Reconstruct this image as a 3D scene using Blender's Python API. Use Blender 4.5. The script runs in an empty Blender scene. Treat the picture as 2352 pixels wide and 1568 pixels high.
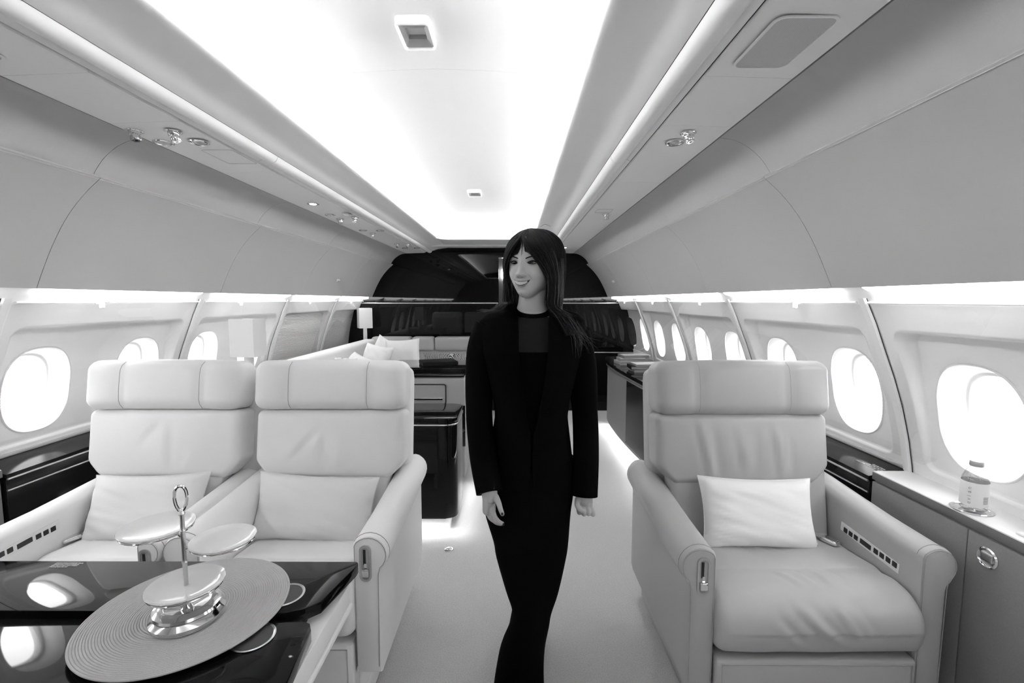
import bpy, bmesh, math, random
from mathutils import Vector, Matrix, noise
random.seed(7)
PI = math.pi
S = bpy.context.scene
COL = S.collection

# ------------------------------------------------------------------ camera, world, exposure
cam_d = bpy.data.cameras.new('camera')
cam = bpy.data.objects.new('camera', cam_d)
COL.objects.link(cam)
cam_d.sensor_width = 36.0
cam_d.lens = 1066.0 / 2352.0 * 36.0
cam_d.clip_start = 0.02
cam.location = (0, 0, 1.38)
cam.rotation_euler = (math.radians(90 - 5.04), 0, 0.00375)
S.camera = cam
S.view_settings.view_transform = 'Standard'
S.view_settings.look = 'None'
S.view_settings.gamma = 1
S.view_settings.exposure = 1.43
S.view_settings.use_curve_mapping = False
S.cycles.max_bounces = 8
S.cycles.diffuse_bounces = 5
S.cycles.transparent_max_bounces = 8

W = bpy.data.worlds.new('overcast')
S.world = W
W.use_nodes = True
W.node_tree.nodes['Background'].inputs[0].default_value = (1, 1, 1, 1)
W.node_tree.nodes['Background'].inputs[1].default_value = 3.4

XC = -0.295            # cabin centre line; the camera stands right of it
Y0, Y1 = -2.561, 5.75  # cabin extent behind and ahead of the camera
BAY = 1.067
BAYS = [0.636 + BAY * k for k in range(-3, 5)]   # start of each window bay


def area(name, loc, rot, sx, sy, power, spread=180):
    d = bpy.data.lights.new(name, 'AREA')
    d.shape = 'RECTANGLE'
    d.size = sx
    d.size_y = sy
    d.energy = power
    d.spread = math.radians(spread)
    o = bpy.data.objects.new(name, d)
    o.location = loc
    o.rotation_euler = rot
    COL.objects.link(o)
    return o


# cove tubes hidden on the shelf behind the ceiling edge, shining up at the dome
COVE = 27.0
for sd in (-1, 1):
    area('cove_light', (XC + sd * 0.66, (Y0 + 5.0) / 2, 2.065), (0, sd * math.radians(-132), 0), 0.05, 5.0 - Y0, COVE)
area('cove_light', (XC, 5.12, 2.06), (math.radians(155), 0, 0), 0.9, 0.05, 4.0)

# ------------------------------------------------------------------ materials
MATS = {}


def mat(name, v, rough=0.5, metal=0.0, spec=0.5, bump=None, emit=None, coat=0.0, var=0.0, alpha=1.0):
    """grey procedural material; bump = (scale, strength, distance)"""
    m = bpy.data.materials.new(name)
    m.use_nodes = True
    nt = m.node_tree
    b = nt.nodes['Principled BSDF']
    c = v if isinstance(v, tuple) else (v, v, v)
    b.inputs['Base Color'].default_value = (*c, 1)
    b.inputs['Roughness'].default_value = rough
    b.inputs['Metallic'].default_value = metal
    b.inputs['Specular IOR Level'].default_value = spec
    b.inputs['Coat Weight'].default_value = coat
    if emit:
        b.inputs['Emission Color'].default_value = (1, 1, 1, 1)
        b.inputs['Emission Strength'].default_value = emit
    if bump or var:
        tc = nt.nodes.new('ShaderNodeTexCoord')
        n = nt.nodes.new('ShaderNodeTexNoise')
        n.inputs['Scale'].default_value = bump[0] if bump else 8
        n.inputs['Detail'].default_value = 4
        nt.links.new(tc.outputs['Object'], n.inputs['Vector'])
        if bump:
            bp = nt.nodes.new('ShaderNodeBump')
            bp.inputs['Strength'].default_value = bump[1]
            bp.inputs['Distance'].default_value = bump[2]
            nt.links.new(n.outputs['Fac'], bp.inputs['Height'])
            nt.links.new(bp.outputs['Normal'], b.inputs['Normal'])
        if var:
            r = nt.nodes.new('ShaderNodeMapRange')
            r.inputs['From Min'].default_value = 0.3
            r.inputs['From Max'].default_value = 0.7
            r.inputs['To Min'].default_value = max(0, c[0] - var)
            r.inputs['To Max'].default_value = c[0] + var
            nt.links.new(n.outputs['Fac'], r.inputs['Value'])
            nt.links.new(r.outputs['Result'], b.inputs['Base Color'])
    MATS[name] = m
    return m


def glass_mat(name, ior=1.45, tint=1.0, rough=0.0, boost=0.0):
    m = bpy.data.materials.new(name)
    m.use_nodes = True
    nt = m.node_tree
    nt.nodes.clear()
    out = nt.nodes.new('ShaderNodeOutputMaterial')
    mix = nt.nodes.new('ShaderNodeMixShader')
    tr = nt.nodes.new('ShaderNodeBsdfTransparent')
    tr.inputs[0].default_value = (tint, tint, tint, 1)
    gl = nt.nodes.new('ShaderNodeBsdfGlossy')
    gl.inputs['Roughness'].default_value = rough
    lw = nt.nodes.new('ShaderNodeLayerWeight')
    lw.inputs['Blend'].default_value = 0.5
    pw = nt.nodes.new('ShaderNodeMath')
    pw.operation = 'POWER'
    pw.inputs[1].default_value = 5.0
    nt.links.new(lw.outputs['Facing'], pw.inputs[0])
    fr = nt.nodes.new('ShaderNodeMath')
    fr.operation = 'MULTIPLY_ADD'
    f0 = 2 * ((ior - 1) / (ior + 1)) ** 2
    fr.inputs[1].default_value = 0.9 * (1 - f0)
    fr.inputs[2].default_value = f0
    nt.links.new(pw.outputs[0], fr.inputs[0])
    ad = nt.nodes.new('ShaderNodeMath')
    ad.operation = 'ADD'
    ad.inputs[1].default_value = boost
    nt.links.new(fr.outputs[0], ad.inputs[0])
    nt.links.new(ad.outputs[0], mix.inputs[0])
    nt.links.new(tr.outputs[0], mix.inputs[1])
    nt.links.new(gl.outputs[0], mix.inputs[2])
    nt.links.new(mix.outputs[0], out.inputs[0])
    MATS[name] = m
    return m


WHITE = mat('white_ceiling', 0.82, 0.7, bump=(300, 0.1, 0.0005))
TRIM = mat('painted_trim', 0.92, 0.45, bump=(500, 0.1, 0.0003))
PANEL = mat('fabric_panel', 0.49, 0.75, bump=(420, 0.35, 0.0006))
PSU = mat('service_panel', 0.92, 0.5, bump=(500, 0.15, 0.0003))
WALL = mat('window_panel', 0.88, 0.5, bump=(450, 0.15, 0.0004))
REVEAL = mat('window_reveal', 0.85, 0.5)
DARKGAP = mat('dark_gap', 0.02, 0.8)
CARPET = mat('carpet', 0.60, 0.95, bump=(260, 1.0, 0.004), var=0.10, spec=0.1)
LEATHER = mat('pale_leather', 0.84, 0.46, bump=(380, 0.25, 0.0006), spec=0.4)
LEATHER_D = mat('darkened_leather', 0.45, 0.44, bump=(380, 0.25, 0.0006), spec=0.4)  # same leather darkened; the right chair's shade is put into its colour
LEATHER_T = mat('leather_front_panel', 0.36, 0.55, bump=(380, 0.25, 0.0006), spec=0.3)
THREAD = mat('thread', 0.36, 0.7)
LINEN = mat('linen', 0.80, 0.85, bump=(700, 0.5, 0.0008), spec=0.2)
LINENW = mat('white_linen', 0.90, 0.85, bump=(700, 0.4, 0.0006), spec=0.2)
LACQ = mat('black_lacquer', 0.006, 0.04, spec=0.24)
BULK = mat('dark_veneer', 0.004, 0.025, spec=0.28)
CHROME = mat('chrome', 0.82, 0.10, metal=1.0)
SATIN = mat('satin_metal', 0.62, 0.28, metal=1.0)
PORC = mat('porcelain', 0.80, 0.18, coat=0.4)
PLASTW = mat('white_plastic', 0.80, 0.35)
PLASTG = mat('grey_plastic', 0.42, 0.4)
BLACKP = mat('black_plastic', 0.012, 0.35)
SIDEB = mat('sideboard_veneer', 0.24, 0.55, spec=0.15, bump=(500, 0.3, 0.0005), var=0.02)
EDGESHADE = mat('sideboard_edge_shade', 0.16, 0.5)  # shade on the top's front edge, painted as a darker tone
SIDET = mat('sideboard_top', 0.74, 0.4)
SHADE = mat('lamp_shade_fabric', 0.62, 0.8, emit=0.03)
LED = mat('led_diffuser', 0.9, 0.5, emit=5.0)
LEDV = mat('valance_diffuser', 0.9, 0.5, emit=4.0)
SKIN = mat('skin', 0.45, 0.5, spec=0.35, bump=(160, 0.12, 0.0006))
LIP = mat('lips', 0.26, 0.4)
HAIR = mat('dark_hair', 0.006, 0.5, spec=0.22)
HAIRL = mat('light_hair', 0.06, 0.5, spec=0.3)
CLOTH = mat('black_wool', 0.0025, 0.9, spec=0.04)
SHEER = mat('sheer_knit', 0.016, 0.9, spec=0.1)
TEETH = mat('teeth', 0.62, 0.25)
EYEW = mat('eye_white', 0.16, 0.2)
IRIS = mat('iris', 0.01, 0.08)
NAIL = mat('dark_nail', 0.03, 0.2)
PAPER = mat('paper', 0.82, 0.7)
BOOKD = mat('book_dark', 0.015, 0.8, spec=0.1)
BOOKM = mat('book_grey', 0.22, 0.5)
BOOKL = mat('book_pale', 0.36, 0.5)
GLASS = glass_mat('clear_pane', 1.45, 0.97)
PANE = glass_mat('outer_pane', 1.45, 0.98)
BOTTLE = glass_mat('bottle_plastic', 1.5, 0.86, 0.03, 0.06)
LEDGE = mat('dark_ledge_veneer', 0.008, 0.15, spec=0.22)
CUPM = mat('cup_mat', 0.07, 0.6)
CORR = mat('corridor_paint', 0.25, 0.6)


def woven_mat():
    m = mat('woven_cord', 0.52, 0.8, spec=0.2)
    nt = m.node_tree
    b = nt.nodes['Principled BSDF']
    tc = nt.nodes.new('ShaderNodeTexCoord')
    n = nt.nodes.new('ShaderNodeTexNoise')
    n.inputs['Scale'].default_value = 500
    nt.links.new(tc.outputs['Object'], n.inputs['Vector'])
    bp = nt.nodes.new('ShaderNodeBump')
    bp.inputs['Strength'].default_value = 0.8
    bp.inputs['Distance'].default_value = 0.001
    nt.links.new(n.outputs['Fac'], bp.inputs['Height'])
    nt.links.new(bp.outputs['Normal'], b.inputs['Normal'])
    return m


WOVEN = woven_mat()


def stripe_mat(name, a, bcol, scale, axis, thr=0.5, rough=0.6):
    m = mat(name, a, rough)
    nt = m.node_tree
    b = nt.nodes['Principled BSDF']
    tc = nt.nodes.new('ShaderNodeTexCoord')
    sep = nt.nodes.new('ShaderNodeSeparateXYZ')
    nt.links.new(tc.outputs['Object'], sep.inputs[0])
    mu = nt.nodes.new('ShaderNodeMath')
    mu.operation = 'MULTIPLY'
    mu.inputs[1].default_value = scale
    nt.links.new(sep.outputs[axis], mu.inputs[0])
    fr = nt.nodes.new('ShaderNodeMath')
    fr.operation = 'FRACT'
    nt.links.new(mu.outputs[0], fr.inputs[0])
    gt = nt.nodes.new('ShaderNodeMath')
    gt.operation = 'GREATER_THAN'
    gt.inputs[1].default_value = thr
    nt.links.new(fr.outputs[0], gt.inputs[0])
    mx = nt.nodes.new('ShaderNodeMix')
    mx.data_type = 'RGBA'
    mx.inputs['A'].default_value = (a, a, a, 1)
    mx.inputs['B'].default_value = (bcol, bcol, bcol, 1)
    nt.links.new(gt.outputs[0], mx.inputs['Factor'])
    nt.links.new(mx.outputs['Result'], b.inputs['Base Color'])
    return m


GRILLE = stripe_mat('speaker_mesh', 0.70, 0.42, 300, 'X', 0.55)
BARCODE = stripe_mat('barcode', 0.75, 0.25, 330, 'Z', 0.5)


def pattern_mat():
    m = mat('patterned_fabric', 0.5, 0.8)
    nt = m.node_tree
    b = nt.nodes['Principled BSDF']
    tc = nt.nodes.new('ShaderNodeTexCoord')
    w = nt.nodes.new('ShaderNodeTexWave')
    w.wave_type = 'RINGS'
    w.rings_direction = 'SPHERICAL'
    w.inputs['Scale'].default_value = 26
    w.inputs['Distortion'].default_value = 6
    w.inputs['Detail'].default_value = 0
    nt.links.new(tc.outputs['Object'], w.inputs['Vector'])
    r = nt.nodes.new('ShaderNodeValToRGB')
    r.color_ramp.interpolation = 'CONSTANT'
    r.color_ramp.elements[0].color = (0.03, 0.03, 0.03, 1)
    r.color_ramp.elements[1].color = (0.6, 0.6, 0.6, 1)
    r.color_ramp.elements[1].position = 0.5
    nt.links.new(w.outputs['Fac'], r.inputs[0])
    nt.links.new(r.outputs[0], b.inputs['Base Color'])
    return m


PATTERN = pattern_mat()

# ------------------------------------------------------------------ helpers


def link(name, bm_or_me, m, parent=None, smooth=True, angle=40):
    if isinstance(bm_or_me, bmesh.types.BMesh):
        me = bpy.data.meshes.new(name)
        bmesh.ops.recalc_face_normals(bm_or_me, faces=bm_or_me.faces)
        bm_or_me.to_mesh(me)
        bm_or_me.free()
    else:
        me = bm_or_me
    if m is not None and not me.materials:
        me.materials.append(m)
    if smooth:
        me.shade_smooth()
        me.set_sharp_from_angle(angle=math.radians(angle))
    o = bpy.data.objects.new(name, me)
    COL.objects.link(o)
    if parent is not None:
        o.parent = parent
    return o


def tag(o, label, cat, group=None, kind=None):
    o['label'] = label
    o['category'] = cat
    if group:
        o['group'] = group
    if kind:
        o['kind'] = kind
    return o


def thing(name, label, cat, loc=(0, 0, 0), rz=0.0, group=None):
    o = bpy.data.objects.new(name, None)
    o.empty_display_size = 0.1
    COL.objects.link(o)
    o.location = loc
    o.rotation_euler = (0, 0, rz)
    return tag(o, label, cat, group)


def struct(o, label=None):
    o['kind'] = 'structure'
    if label:
        o['label'] = label
    return o


def copy_tree(o, parent=None):
    c = o.copy()
    COL.objects.link(c)
    if parent is not None:
        c.parent = parent
    for ch in list(o.children):
        copy_tree(ch, c)
    return c


def BM():
    return bmesh.new()


def box(bm, x0, x1, y0, y1, z0, z1, bev=0.0, seg=2):
    r = bmesh.ops.create_cube(bm, size=1.0)
    vs = r['verts']
    for v in vs:
        v.co = Vector(((x0 + x1) / 2 + v.co.x * (x1 - x0), (y0 + y1) / 2 + v.co.y * (y1 - y0), (z0 + z1) / 2 + v.co.z * (z1 - z0)))
    if bev > 0:
        es = set()
        for v in vs:
            es.update(v.link_edges)
        bmesh.ops.bevel(bm, geom=list(es), offset=bev, segments=seg, profile=0.5, affect='EDGES')
    return bm


def loft(bm, rings, close=True, cap0=False, cap1=False):
    vr = [[bm.verts.new(p) for p in r] for r in rings]
    n = len(vr[0])
    for a, b in zip(vr[:-1], vr[1:]):
        for i in range(n if close else n - 1):
            j = (i + 1) % n
            try:
                bm.faces.new((a[i], a[j], b[j], b[i]))
            except ValueError:
                pass
    if cap0:
        bm.faces.new(list(reversed(vr[0])))
    if cap1:
        bm.faces.new(vr[-1])
    return vr


def lathe(bm, prof, c=(0, 0, 0), n=48, axis='z', caps=True):
    """prof = [(r, h)...]"""
    rings = []
    for r, h in prof:
        ring = []
        for i in range(n):
            a = 2 * PI * i / n
            x, y = r * math.cos(a), r * math.sin(a)
            if axis == 'z':
                p = (c[0] + x, c[1] + y, c[2] + h)
            elif axis == 'x':
                p = (c[0] + h, c[1] + x, c[2] + y)
            else:
                p = (c[0] + x, c[1] + h, c[2] + y)
            ring.append(p)
        rings.append(ring)
    loft(bm, rings, True, caps and prof[0][0] > 1e-6, caps and prof[-1][0] > 1e-6)
    return bm


def catmull(pts, n=8):
    P = [Vector(p) for p in pts]
    P = [P[0] * 2 - P[1]] + P + [P[-1] * 2 - P[-2]]
    out = []
    for i in range(1, len(P) - 2):
        for k in range(n):
            t = k / n
            a, b, c, d = P[i - 1], P[i], P[i + 1], P[i + 2]
            out.append(0.5 * ((2 * b) + (c - a) * t + (2 * a - 5 * b + 4 * c - d) * t * t + (3 * b - a - 3 * c + d) * t ** 3))
    out.append(P[-2].copy())
    return out


def tube(bm, pts, r, n=8, caps=True, closed=False, flat=1.0):
    """r: number or list / callable of t"""
    P = [Vector(p) for p in pts]
    N = len(P)
    rings = []
    up = None
    for i, p in enumerate(P):
        if closed:
            d = P[(i + 1) % N] - P[i - 1]
        else:
            d = P[min(i + 1, N - 1)] - P[max(i - 1, 0)]
        if d.length < 1e-9:
            d = Vector((0, 0, 1))
        d.normalize()
        if up is None:
            up = Vector((0, 0, 1)) if abs(d.z) < 0.9 else Vector((0, 1, 0))
        s = d.cross(up)
        if s.length < 1e-6:
            s = d.orthogonal()
        s.normalize()
        up = s.cross(d).normalized()
        rr = r(i / max(1, N - 1)) if callable(r) else (r[i] if isinstance(r, (list, tuple)) else r)
        rings.append([p + (s * math.cos(2 * PI * k / n) * rr + up * math.sin(2 * PI * k / n) * rr * flat) for k in range(n)])
    if closed:
        rings.append(rings[0])
        vr = [[bm.verts.new(q) for q in rg] for rg in rings[:-1]]
        vr.append(vr[0])
        for a, b in zip(vr[:-1], vr[1:]):
            for i in range(n):
                j = (i + 1) % n
                bm.faces.new((a[i], a[j], b[j], b[i]))
    else:
        loft(bm, rings, True, caps, caps)
    return bm


def rbox(bm, c, s, r, n=14, bulge=(0, 0, 0), fn=None, M=None):
    """rounded box, half sizes s, corner radius r, faces pushed out by bulge; fn edits the local point"""
    t = bmesh.new()
    bmesh.ops.create_cube(t, size=2.0)
    bmesh.ops.subdivide_edges(t, edges=t.edges[:], cuts=n, use_grid_fill=True)
    vm = {}
    for v in t.verts:
        p = v.co.copy()
        u = Vector((p.x, p.y, p.z))
        # concentrate samples near the edges
        w = Vector([math.copysign(1 - (1 - abs(k)) ** 1.35, k) for k in u])
        q0 = Vector((w.x * s[0], w.y * s[1], w.z * s[2]))
        inner = Vector([max(-(s[k] - r), min(s[k] - r, q0[k])) for k in range(3)])
        d = q0 - inner
        if d.length > 1e-9:
            # keep cube faces: scale so that direction is projected to radius r
            q = inner + d.normalized() * r
        else:
            q = q0
        bx = bulge[0] * max(0, 1 - w.y ** 2) * max(0, 1 - w.z ** 2) * (abs(u.x) > 0.999) * math.copysign(1, u.x)
        by = bulge[1] * max(0, 1 - w.x ** 2) * max(0, 1 - w.z ** 2) * (abs(u.y) > 0.999) * math.copysign(1, u.y)
        bz = bulge[2] * max(0, 1 - w.x ** 2) * max(0, 1 - w.y ** 2) * (abs(u.z) > 0.999) * math.copysign(1, u.z)
        q = q + Vector((bx, by, bz))
        if fn:
            q = Vector(fn(q, w))
        if M is not None:
            q = M @ q
        vm[v] = bm.verts.new(q + Vector(c))
    for f in t.faces:
        bm.faces.new([vm[v] for v in f.verts])
    t.free()
    return bm


def prism(bm, poly, axis, a, b, bev=0.0, seg=2):
    """extrude a 2D polygon along an axis; 'x': poly=(y,z); 'y': poly=(x,z); 'z': poly=(x,y)"""
    def P(p, h):
        return {'x': (h, p[0], p[1]), 'y': (p[0], h, p[1]), 'z': (p[0], p[1], h)}[axis]
    va = [bm.verts.new(P(p, a)) for p in poly]
    vb = [bm.verts.new(P(p, b)) for p in poly]
    n = len(poly)
    fa = bm.faces.new(va)
    fb = bm.faces.new(list(reversed(vb)))
    for i in range(n):
        j = (i + 1) % n
        bm.faces.new((va[j], va[i], vb[i], vb[j]))
    if bev > 0:
        es = set(fa.edges) | set(fb.edges)
        bmesh.ops.bevel(bm, geom=list(es), offset=bev, segments=seg, profile=0.5, affect='EDGES')
    return bm


def rrect(x0, x1, y0, y1, r, n=6):
    out = []
    for cx, cy, a0 in ((x1 - r, y1 - r, 0), (x0 + r, y1 - r, 90), (x0 + r, y0 + r, 180), (x1 - r, y0 + r, 270)):
        for k in range(n + 1):
            a = math.radians(a0 + 90 * k / n)
            out.append((cx + r * math.cos(a), cy + r * math.sin(a)))
    return out


def strip(bm, prof, y0, y1, sd, th=0.012, ny=1):
    """cabin shell strip: profile of (u, z), offset outward (away from the cabin) by th, from y0 to y1"""
    n = len(prof)
    outer = []
    for i, (u, z) in enumerate(prof):
        a = Vector(prof[max(0, i - 1)])
        b = Vector(prof[min(n - 1, i + 1)])
        d = (b - a).normalized()
        nn = Vector((-d.y, d.x))
        if nn.dot(Vector((u, z - 1.2))) < 0:
            nn = -nn
        outer.append((u + nn.x * th, z + nn.y * th))
    loop = list(prof) + list(reversed(outer))
    rings = []
    for k in range(ny + 1):
        y = y0 + (y1 - y0) * k / ny
        rings.append([(XC + sd * u, y, z) for u, z in loop])
    loft(bm, rings, True, True, True)
    return bm


def smooth_prof(pts, n=5):
    return [(p.x, p.y) for p in catmull([(a, b, 0) for a, b in pts], n)]


def text_lines(bm_parent, name, lines, size, M, m, parent):
    """real lettering as flat mesh"""
    c = bpy.data.curves.new(name, 'FONT')
    c.body = lines
    c.size = size
    c.extrude = 0.0002
    t = bpy.data.objects.new('tmp', c)
    COL.objects.link(t)
    dg = bpy.context.evaluated_depsgraph_get()
    me = bpy.data.meshes.new_from_object(t.evaluated_get(dg))
    bpy.data.objects.remove(t)
    me.name = name
    me.materials.clear()
    me.materials.append(m)
    me.transform(M)
    o = bpy.data.objects.new(name, me)
    COL.objects.link(o)
    o.parent = parent
    return o


# ------------------------------------------------------------------ the shell
bm = BM()
box(bm, XC - 1.9, XC + 1.9, Y0 - 0.05, 7.4, -0.05, 0)
struct(link('floor', bm, CARPET, smooth=False), 'pale short-pile carpet along the aisle')

# dome ceiling, one curved sheet with a hairline seam
dome = smooth_prof([(0, 2.225), (0.25, 2.215), (0.5, 2.185), (0.70, 2.135), (0.80, 2.085), (0.82, 2.045)])
full = [(-u, z) for u, z in reversed(dome[1:])] + dome
bm = BM()
for ya, yb in ((Y0, 1.78), (1.782, 5.42)):
    rings = []
    for y in (ya, yb):
        rings.append([(XC + u, y, z) for u, z in full] + [(XC + u * 1.02, y, z + 0.02) for u, z in reversed(full)])
    loft(bm, rings, True, True, True)
box(bm, XC - 0.84, XC + 0.84, 5.42, 5.44, 2.0, 2.25)
box(bm, XC - 0.84, XC + 0.84, Y0 - 0.02, Y0, 2.0, 2.25)
ceiling = struct(link('ceiling', bm, WHITE, smooth=True, angle=30), 'glowing white domed ceiling lit from hidden coves')
bm = BM()
box(bm, XC - 0.9, XC + 0.9, Y0, 5.75, 2.26, 2.27)
link('seam_backing', bm, DARKGAP, ceiling, smooth=False)

# cove trims, rails, service panels, bin panels, lower panels
cove = smooth_prof([(0.820, 2.048), (0.66, 2.040), (0.55, 2.045), (0.508, 2.052), (0.500, 2.036), (0.508, 2.022), (0.56, 2.016), (0.63, 2.008), (0.675, 1.992), (0.700, 1.985)], 5)
rail = [(0.702, 1.985)] + [(0.735 + 0.030 * math.cos(a), 1.985 + 0.026 * math.sin(a)) for a in [math.radians(200 + 14 * k) for k in range(10)]] + [(0.770, 1.975), (0.787, 1.966)]
psu = [(0.792, 1.960), (0.90, 1.957), (1.018, 1.953)]
binp = smooth_prof([(1.024, 1.953), (1.07, 1.947), (1.12, 1.925), (1.17, 1.885), (1.205, 1.838), (1.212, 1.815)], 6)
low = smooth_prof([(1.194, 1.826), (1.186, 1.819), (1.192, 1.812), (1.245, 1.765), (1.30, 1.704), (1.345, 1.64), (1.39, 1.56), (1.43, 1.475), (1.452, 1.424)], 6)
WP = [(1.572, 1.385), (1.612, 1.30), (1.650, 1.204), (1.692, 1.10), (1.730, 0.99), (1.762, 0.87), (1.785, 0.75), (1.792, 0.68)]
walls = {}
psu_cuts = {1: [Y0, -1.5, -0.4, 0.5, 1.262, 1.60, 2.33, 3.4, 4.45, 5.745], -1: [Y0, -1.5, -0.4, 0.3, 1.239, 1.56, 2.15, 3.0, 3.55, 4.45, 5.745]}
for sd, side in ((1, 'right'), (-1, 'left')):
    # lower side wall behind and under the furniture
    bm = BM()
    strip(bm, [(1.792, 0.69), (1.80, 0.45), (1.74, 0.2), (1.62, -0.01)], Y0, Y1, sd)
    w = struct(link('wall_' + side, bm, WALL), 'pale cabin side wall')
    walls[sd] = w
    bm = BM()
    strip(bm, cove, Y0, Y1, sd, th=0.006)
    link('cove_trim', bm, TRIM, w, angle=60)
    for a, b in ((Y0, -0.6), (-0.597, 2.02), (2.023, 4.62), (4.623, Y1)):
        bm = BM()
        strip(bm, rail, a, b, sd, th=0.004)
        link('rail', bm, TRIM, w, angle=50)
    for a, b in zip(psu_cuts[sd][:-1], psu_cuts[sd][1:]):
        bm = BM()
        strip(bm, psu, a + 0.0008, b - 0.0008, sd, th=0.01)
        link('service_panel', bm, PSU, w, angle=30)
    for k in range(-3, 5):
        a, b = 0.636 + BAY * k, min(0.636 + BAY * (k + 1), Y1)
        bm = BM()
        strip(bm, binp, a + 0.001, b - 0.001, sd, th=0.008)
        link('locker_panel', bm, PANEL, w, angle=60)
        bm = BM()
        strip(bm, low, a + 0.0014, b - 0.0014, sd, th=0.008)
        link('curved_panel', bm, PANEL, w, angle=60)
    # dark backing behind the joints
    bm = BM()
    bk = [(0.70, 2.03), (0.80, 1.99), (1.03, 1.985), (1.14, 1.955), (1.23, 1.87), (1.33, 1.72), (1.42, 1.56), (1.478, 1.43)]
    strip(bm, bk, Y0, Y1, sd, th=0.004)
    link('joint_backing', bm, DARKGAP, w)
    # valance fascia
    bm = BM()
    strip(bm, smooth_prof([(1.476, 1.432), (1.52, 1.436), (1.555, 1.425), (1.566, 1.400), (1.576, 1.378)], 5), Y0, Y1, sd, th=0.01)
    link('valance', bm, WALL, w)

# end soffits with rounded inside corners
def soffit(y_in, y_out, sgn):
    r = 0.16
    pts = [(XC - 0.51, y_out), (XC - 0.51, y_in - sgn * r)]
    for k in range(1, 9):
        a = PI / 2 * k / 9
        pts.append((XC - 0.51 + r - r * math.cos(a), y_in - sgn * r * (1 - math.sin(a))))
    for k in range(8, 0, -1):
        a = PI / 2 * k / 9
        pts.append((XC + 0.51 - r + r * math.cos(a), y_in - sgn * r * (1 - math.sin(a))))
    pts += [(XC + 0.51, y_in - sgn * r), (XC + 0.51, y_out)]
    return pts
bm = BM()
prism(bm, soffit(4.98, 5.75, 1), 'z', 2.020, 2.050, 0.008)
link('end_soffit', bm, TRIM, ceiling, angle=40)
bm = BM()
box(bm, XC - 0.85, XC + 0.85, Y0, -2.3, 2.02, 2.05)
link('end_soffit', bm, TRIM, ceiling, smooth=False)

# far bulkhead of glossy dark veneer with a doorway
DX0, DX1, DZ = -0.185, 0.50, 1.90
bm = BM()
box(bm, -2.15, DX0, Y1, Y1 + 0.04, 0, 2.12)
box(bm, DX1, 1.6, Y1, Y1 + 0.04, 0, 2.12)
box(bm, DX0, DX1, Y1, Y1 + 0.04, DZ, 2.12)
far = struct(link('wall_far', bm, BULK, smooth=False), 'glossy black lacquered bulkhead with a doorway')
for x0, x1, z in ((-2.1, DX0 - 0.01, 1.348), (DX1 + 0.01, 1.5, 1.348), (DX1 + 0.01, 1.5, 0.735)):
    bm = BM()
    box(bm, x0, x1, Y1 - 0.006, Y1, z - 0.006, z + 0.006, 0.002)
    link('metal_strip', bm, SATIN, far)
bm = BM()
box(bm, DX0 - 0.3, DX0 - 0.28, Y1 + 0.04, 7.3, 0, 2.12)
box(bm, DX1 + 0.28, DX1 + 0.3, Y1 + 0.04, 7.3, 0, 2.12)
box(bm, DX0 - 0.3, DX1 + 0.3, 7.28, 7.3, 0, 2.12)
box(bm, DX0 - 0.3, DX1 + 0.3, Y1 + 0.04, 7.3, 2.10, 2.12)
struct(link('wall_corridor', bm, CORR, smooth=False), 'grey corridor beyond the doorway')
bm = BM()
box(bm, DX0, DX1, 7.24, 7.27, 1.72, 1.86, 0.004)
tag(link('corridor_light', bm, LED), 'bright light panel high up in the corridor beyond the doorway', 'light')
# unseen wall behind the camera, kept dark to dim camera-facing surfaces
bm = BM()
box(bm, -2.15, 1.6, Y0 - 0.04, Y0, 0, 2.25)
struct(link('wall_back', bm, SIDEB, smooth=False), 'dark wall at the end of the cabin behind the camera')

# ------------------------------------------------------------------ window bays
def wallU(z):
    for (u0, z0), (u1, z1) in zip(WP[:-1], WP[1:]):
        if z1 <= z <= z0:
            t = (z0 - z) / (z0 - z1)
            return u0 + (u1 - u0) * t
    return WP[0][0] if z > WP[0][1] else WP[-1][0]


def sstep(a, b, x):
    t = max(0.0, min(1.0, (x - a) / (b - a)))
    return t * t * (3 - 2 * t)


def surfU(y, z):
    x0, x1, za, zb, r = 0.068, 0.999, 0.778, 1.272, 0.045
    cx, cz = (x0 + x1) / 2, (za + zb) / 2
    qx, qz = abs(y - cx) - (x1 - x0) / 2 + r, abs(z - cz) - (zb - za) / 2 + r
    d = math.hypot(max(qx, 0), max(qz, 0)) + min(max(qx, qz), 0) - r
    m = sstep(0.0, -0.008, d)
    dep = 0.012 + 0.062 * max(0, (z - 0.80) / 0.47) ** 1.1
    return wallU(z) + dep * m


NYG, NZG = 176, 117
DYG, DZG = BAY / NYG, 0.705 / NZG
WZC = 0.68 + 53 * DZG
HWY, HWZ = 0.146, 0.180


def hole_pt(cy, a, k=1.0):
    e = 2.5
    c, s = math.cos(a), math.sin(a)
    rr = (abs(c / (HWY * k)) ** e + abs(s / (HWZ * k)) ** e) ** (-1 / e)
    return cy + rr * c, WZC + rr * s


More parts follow.
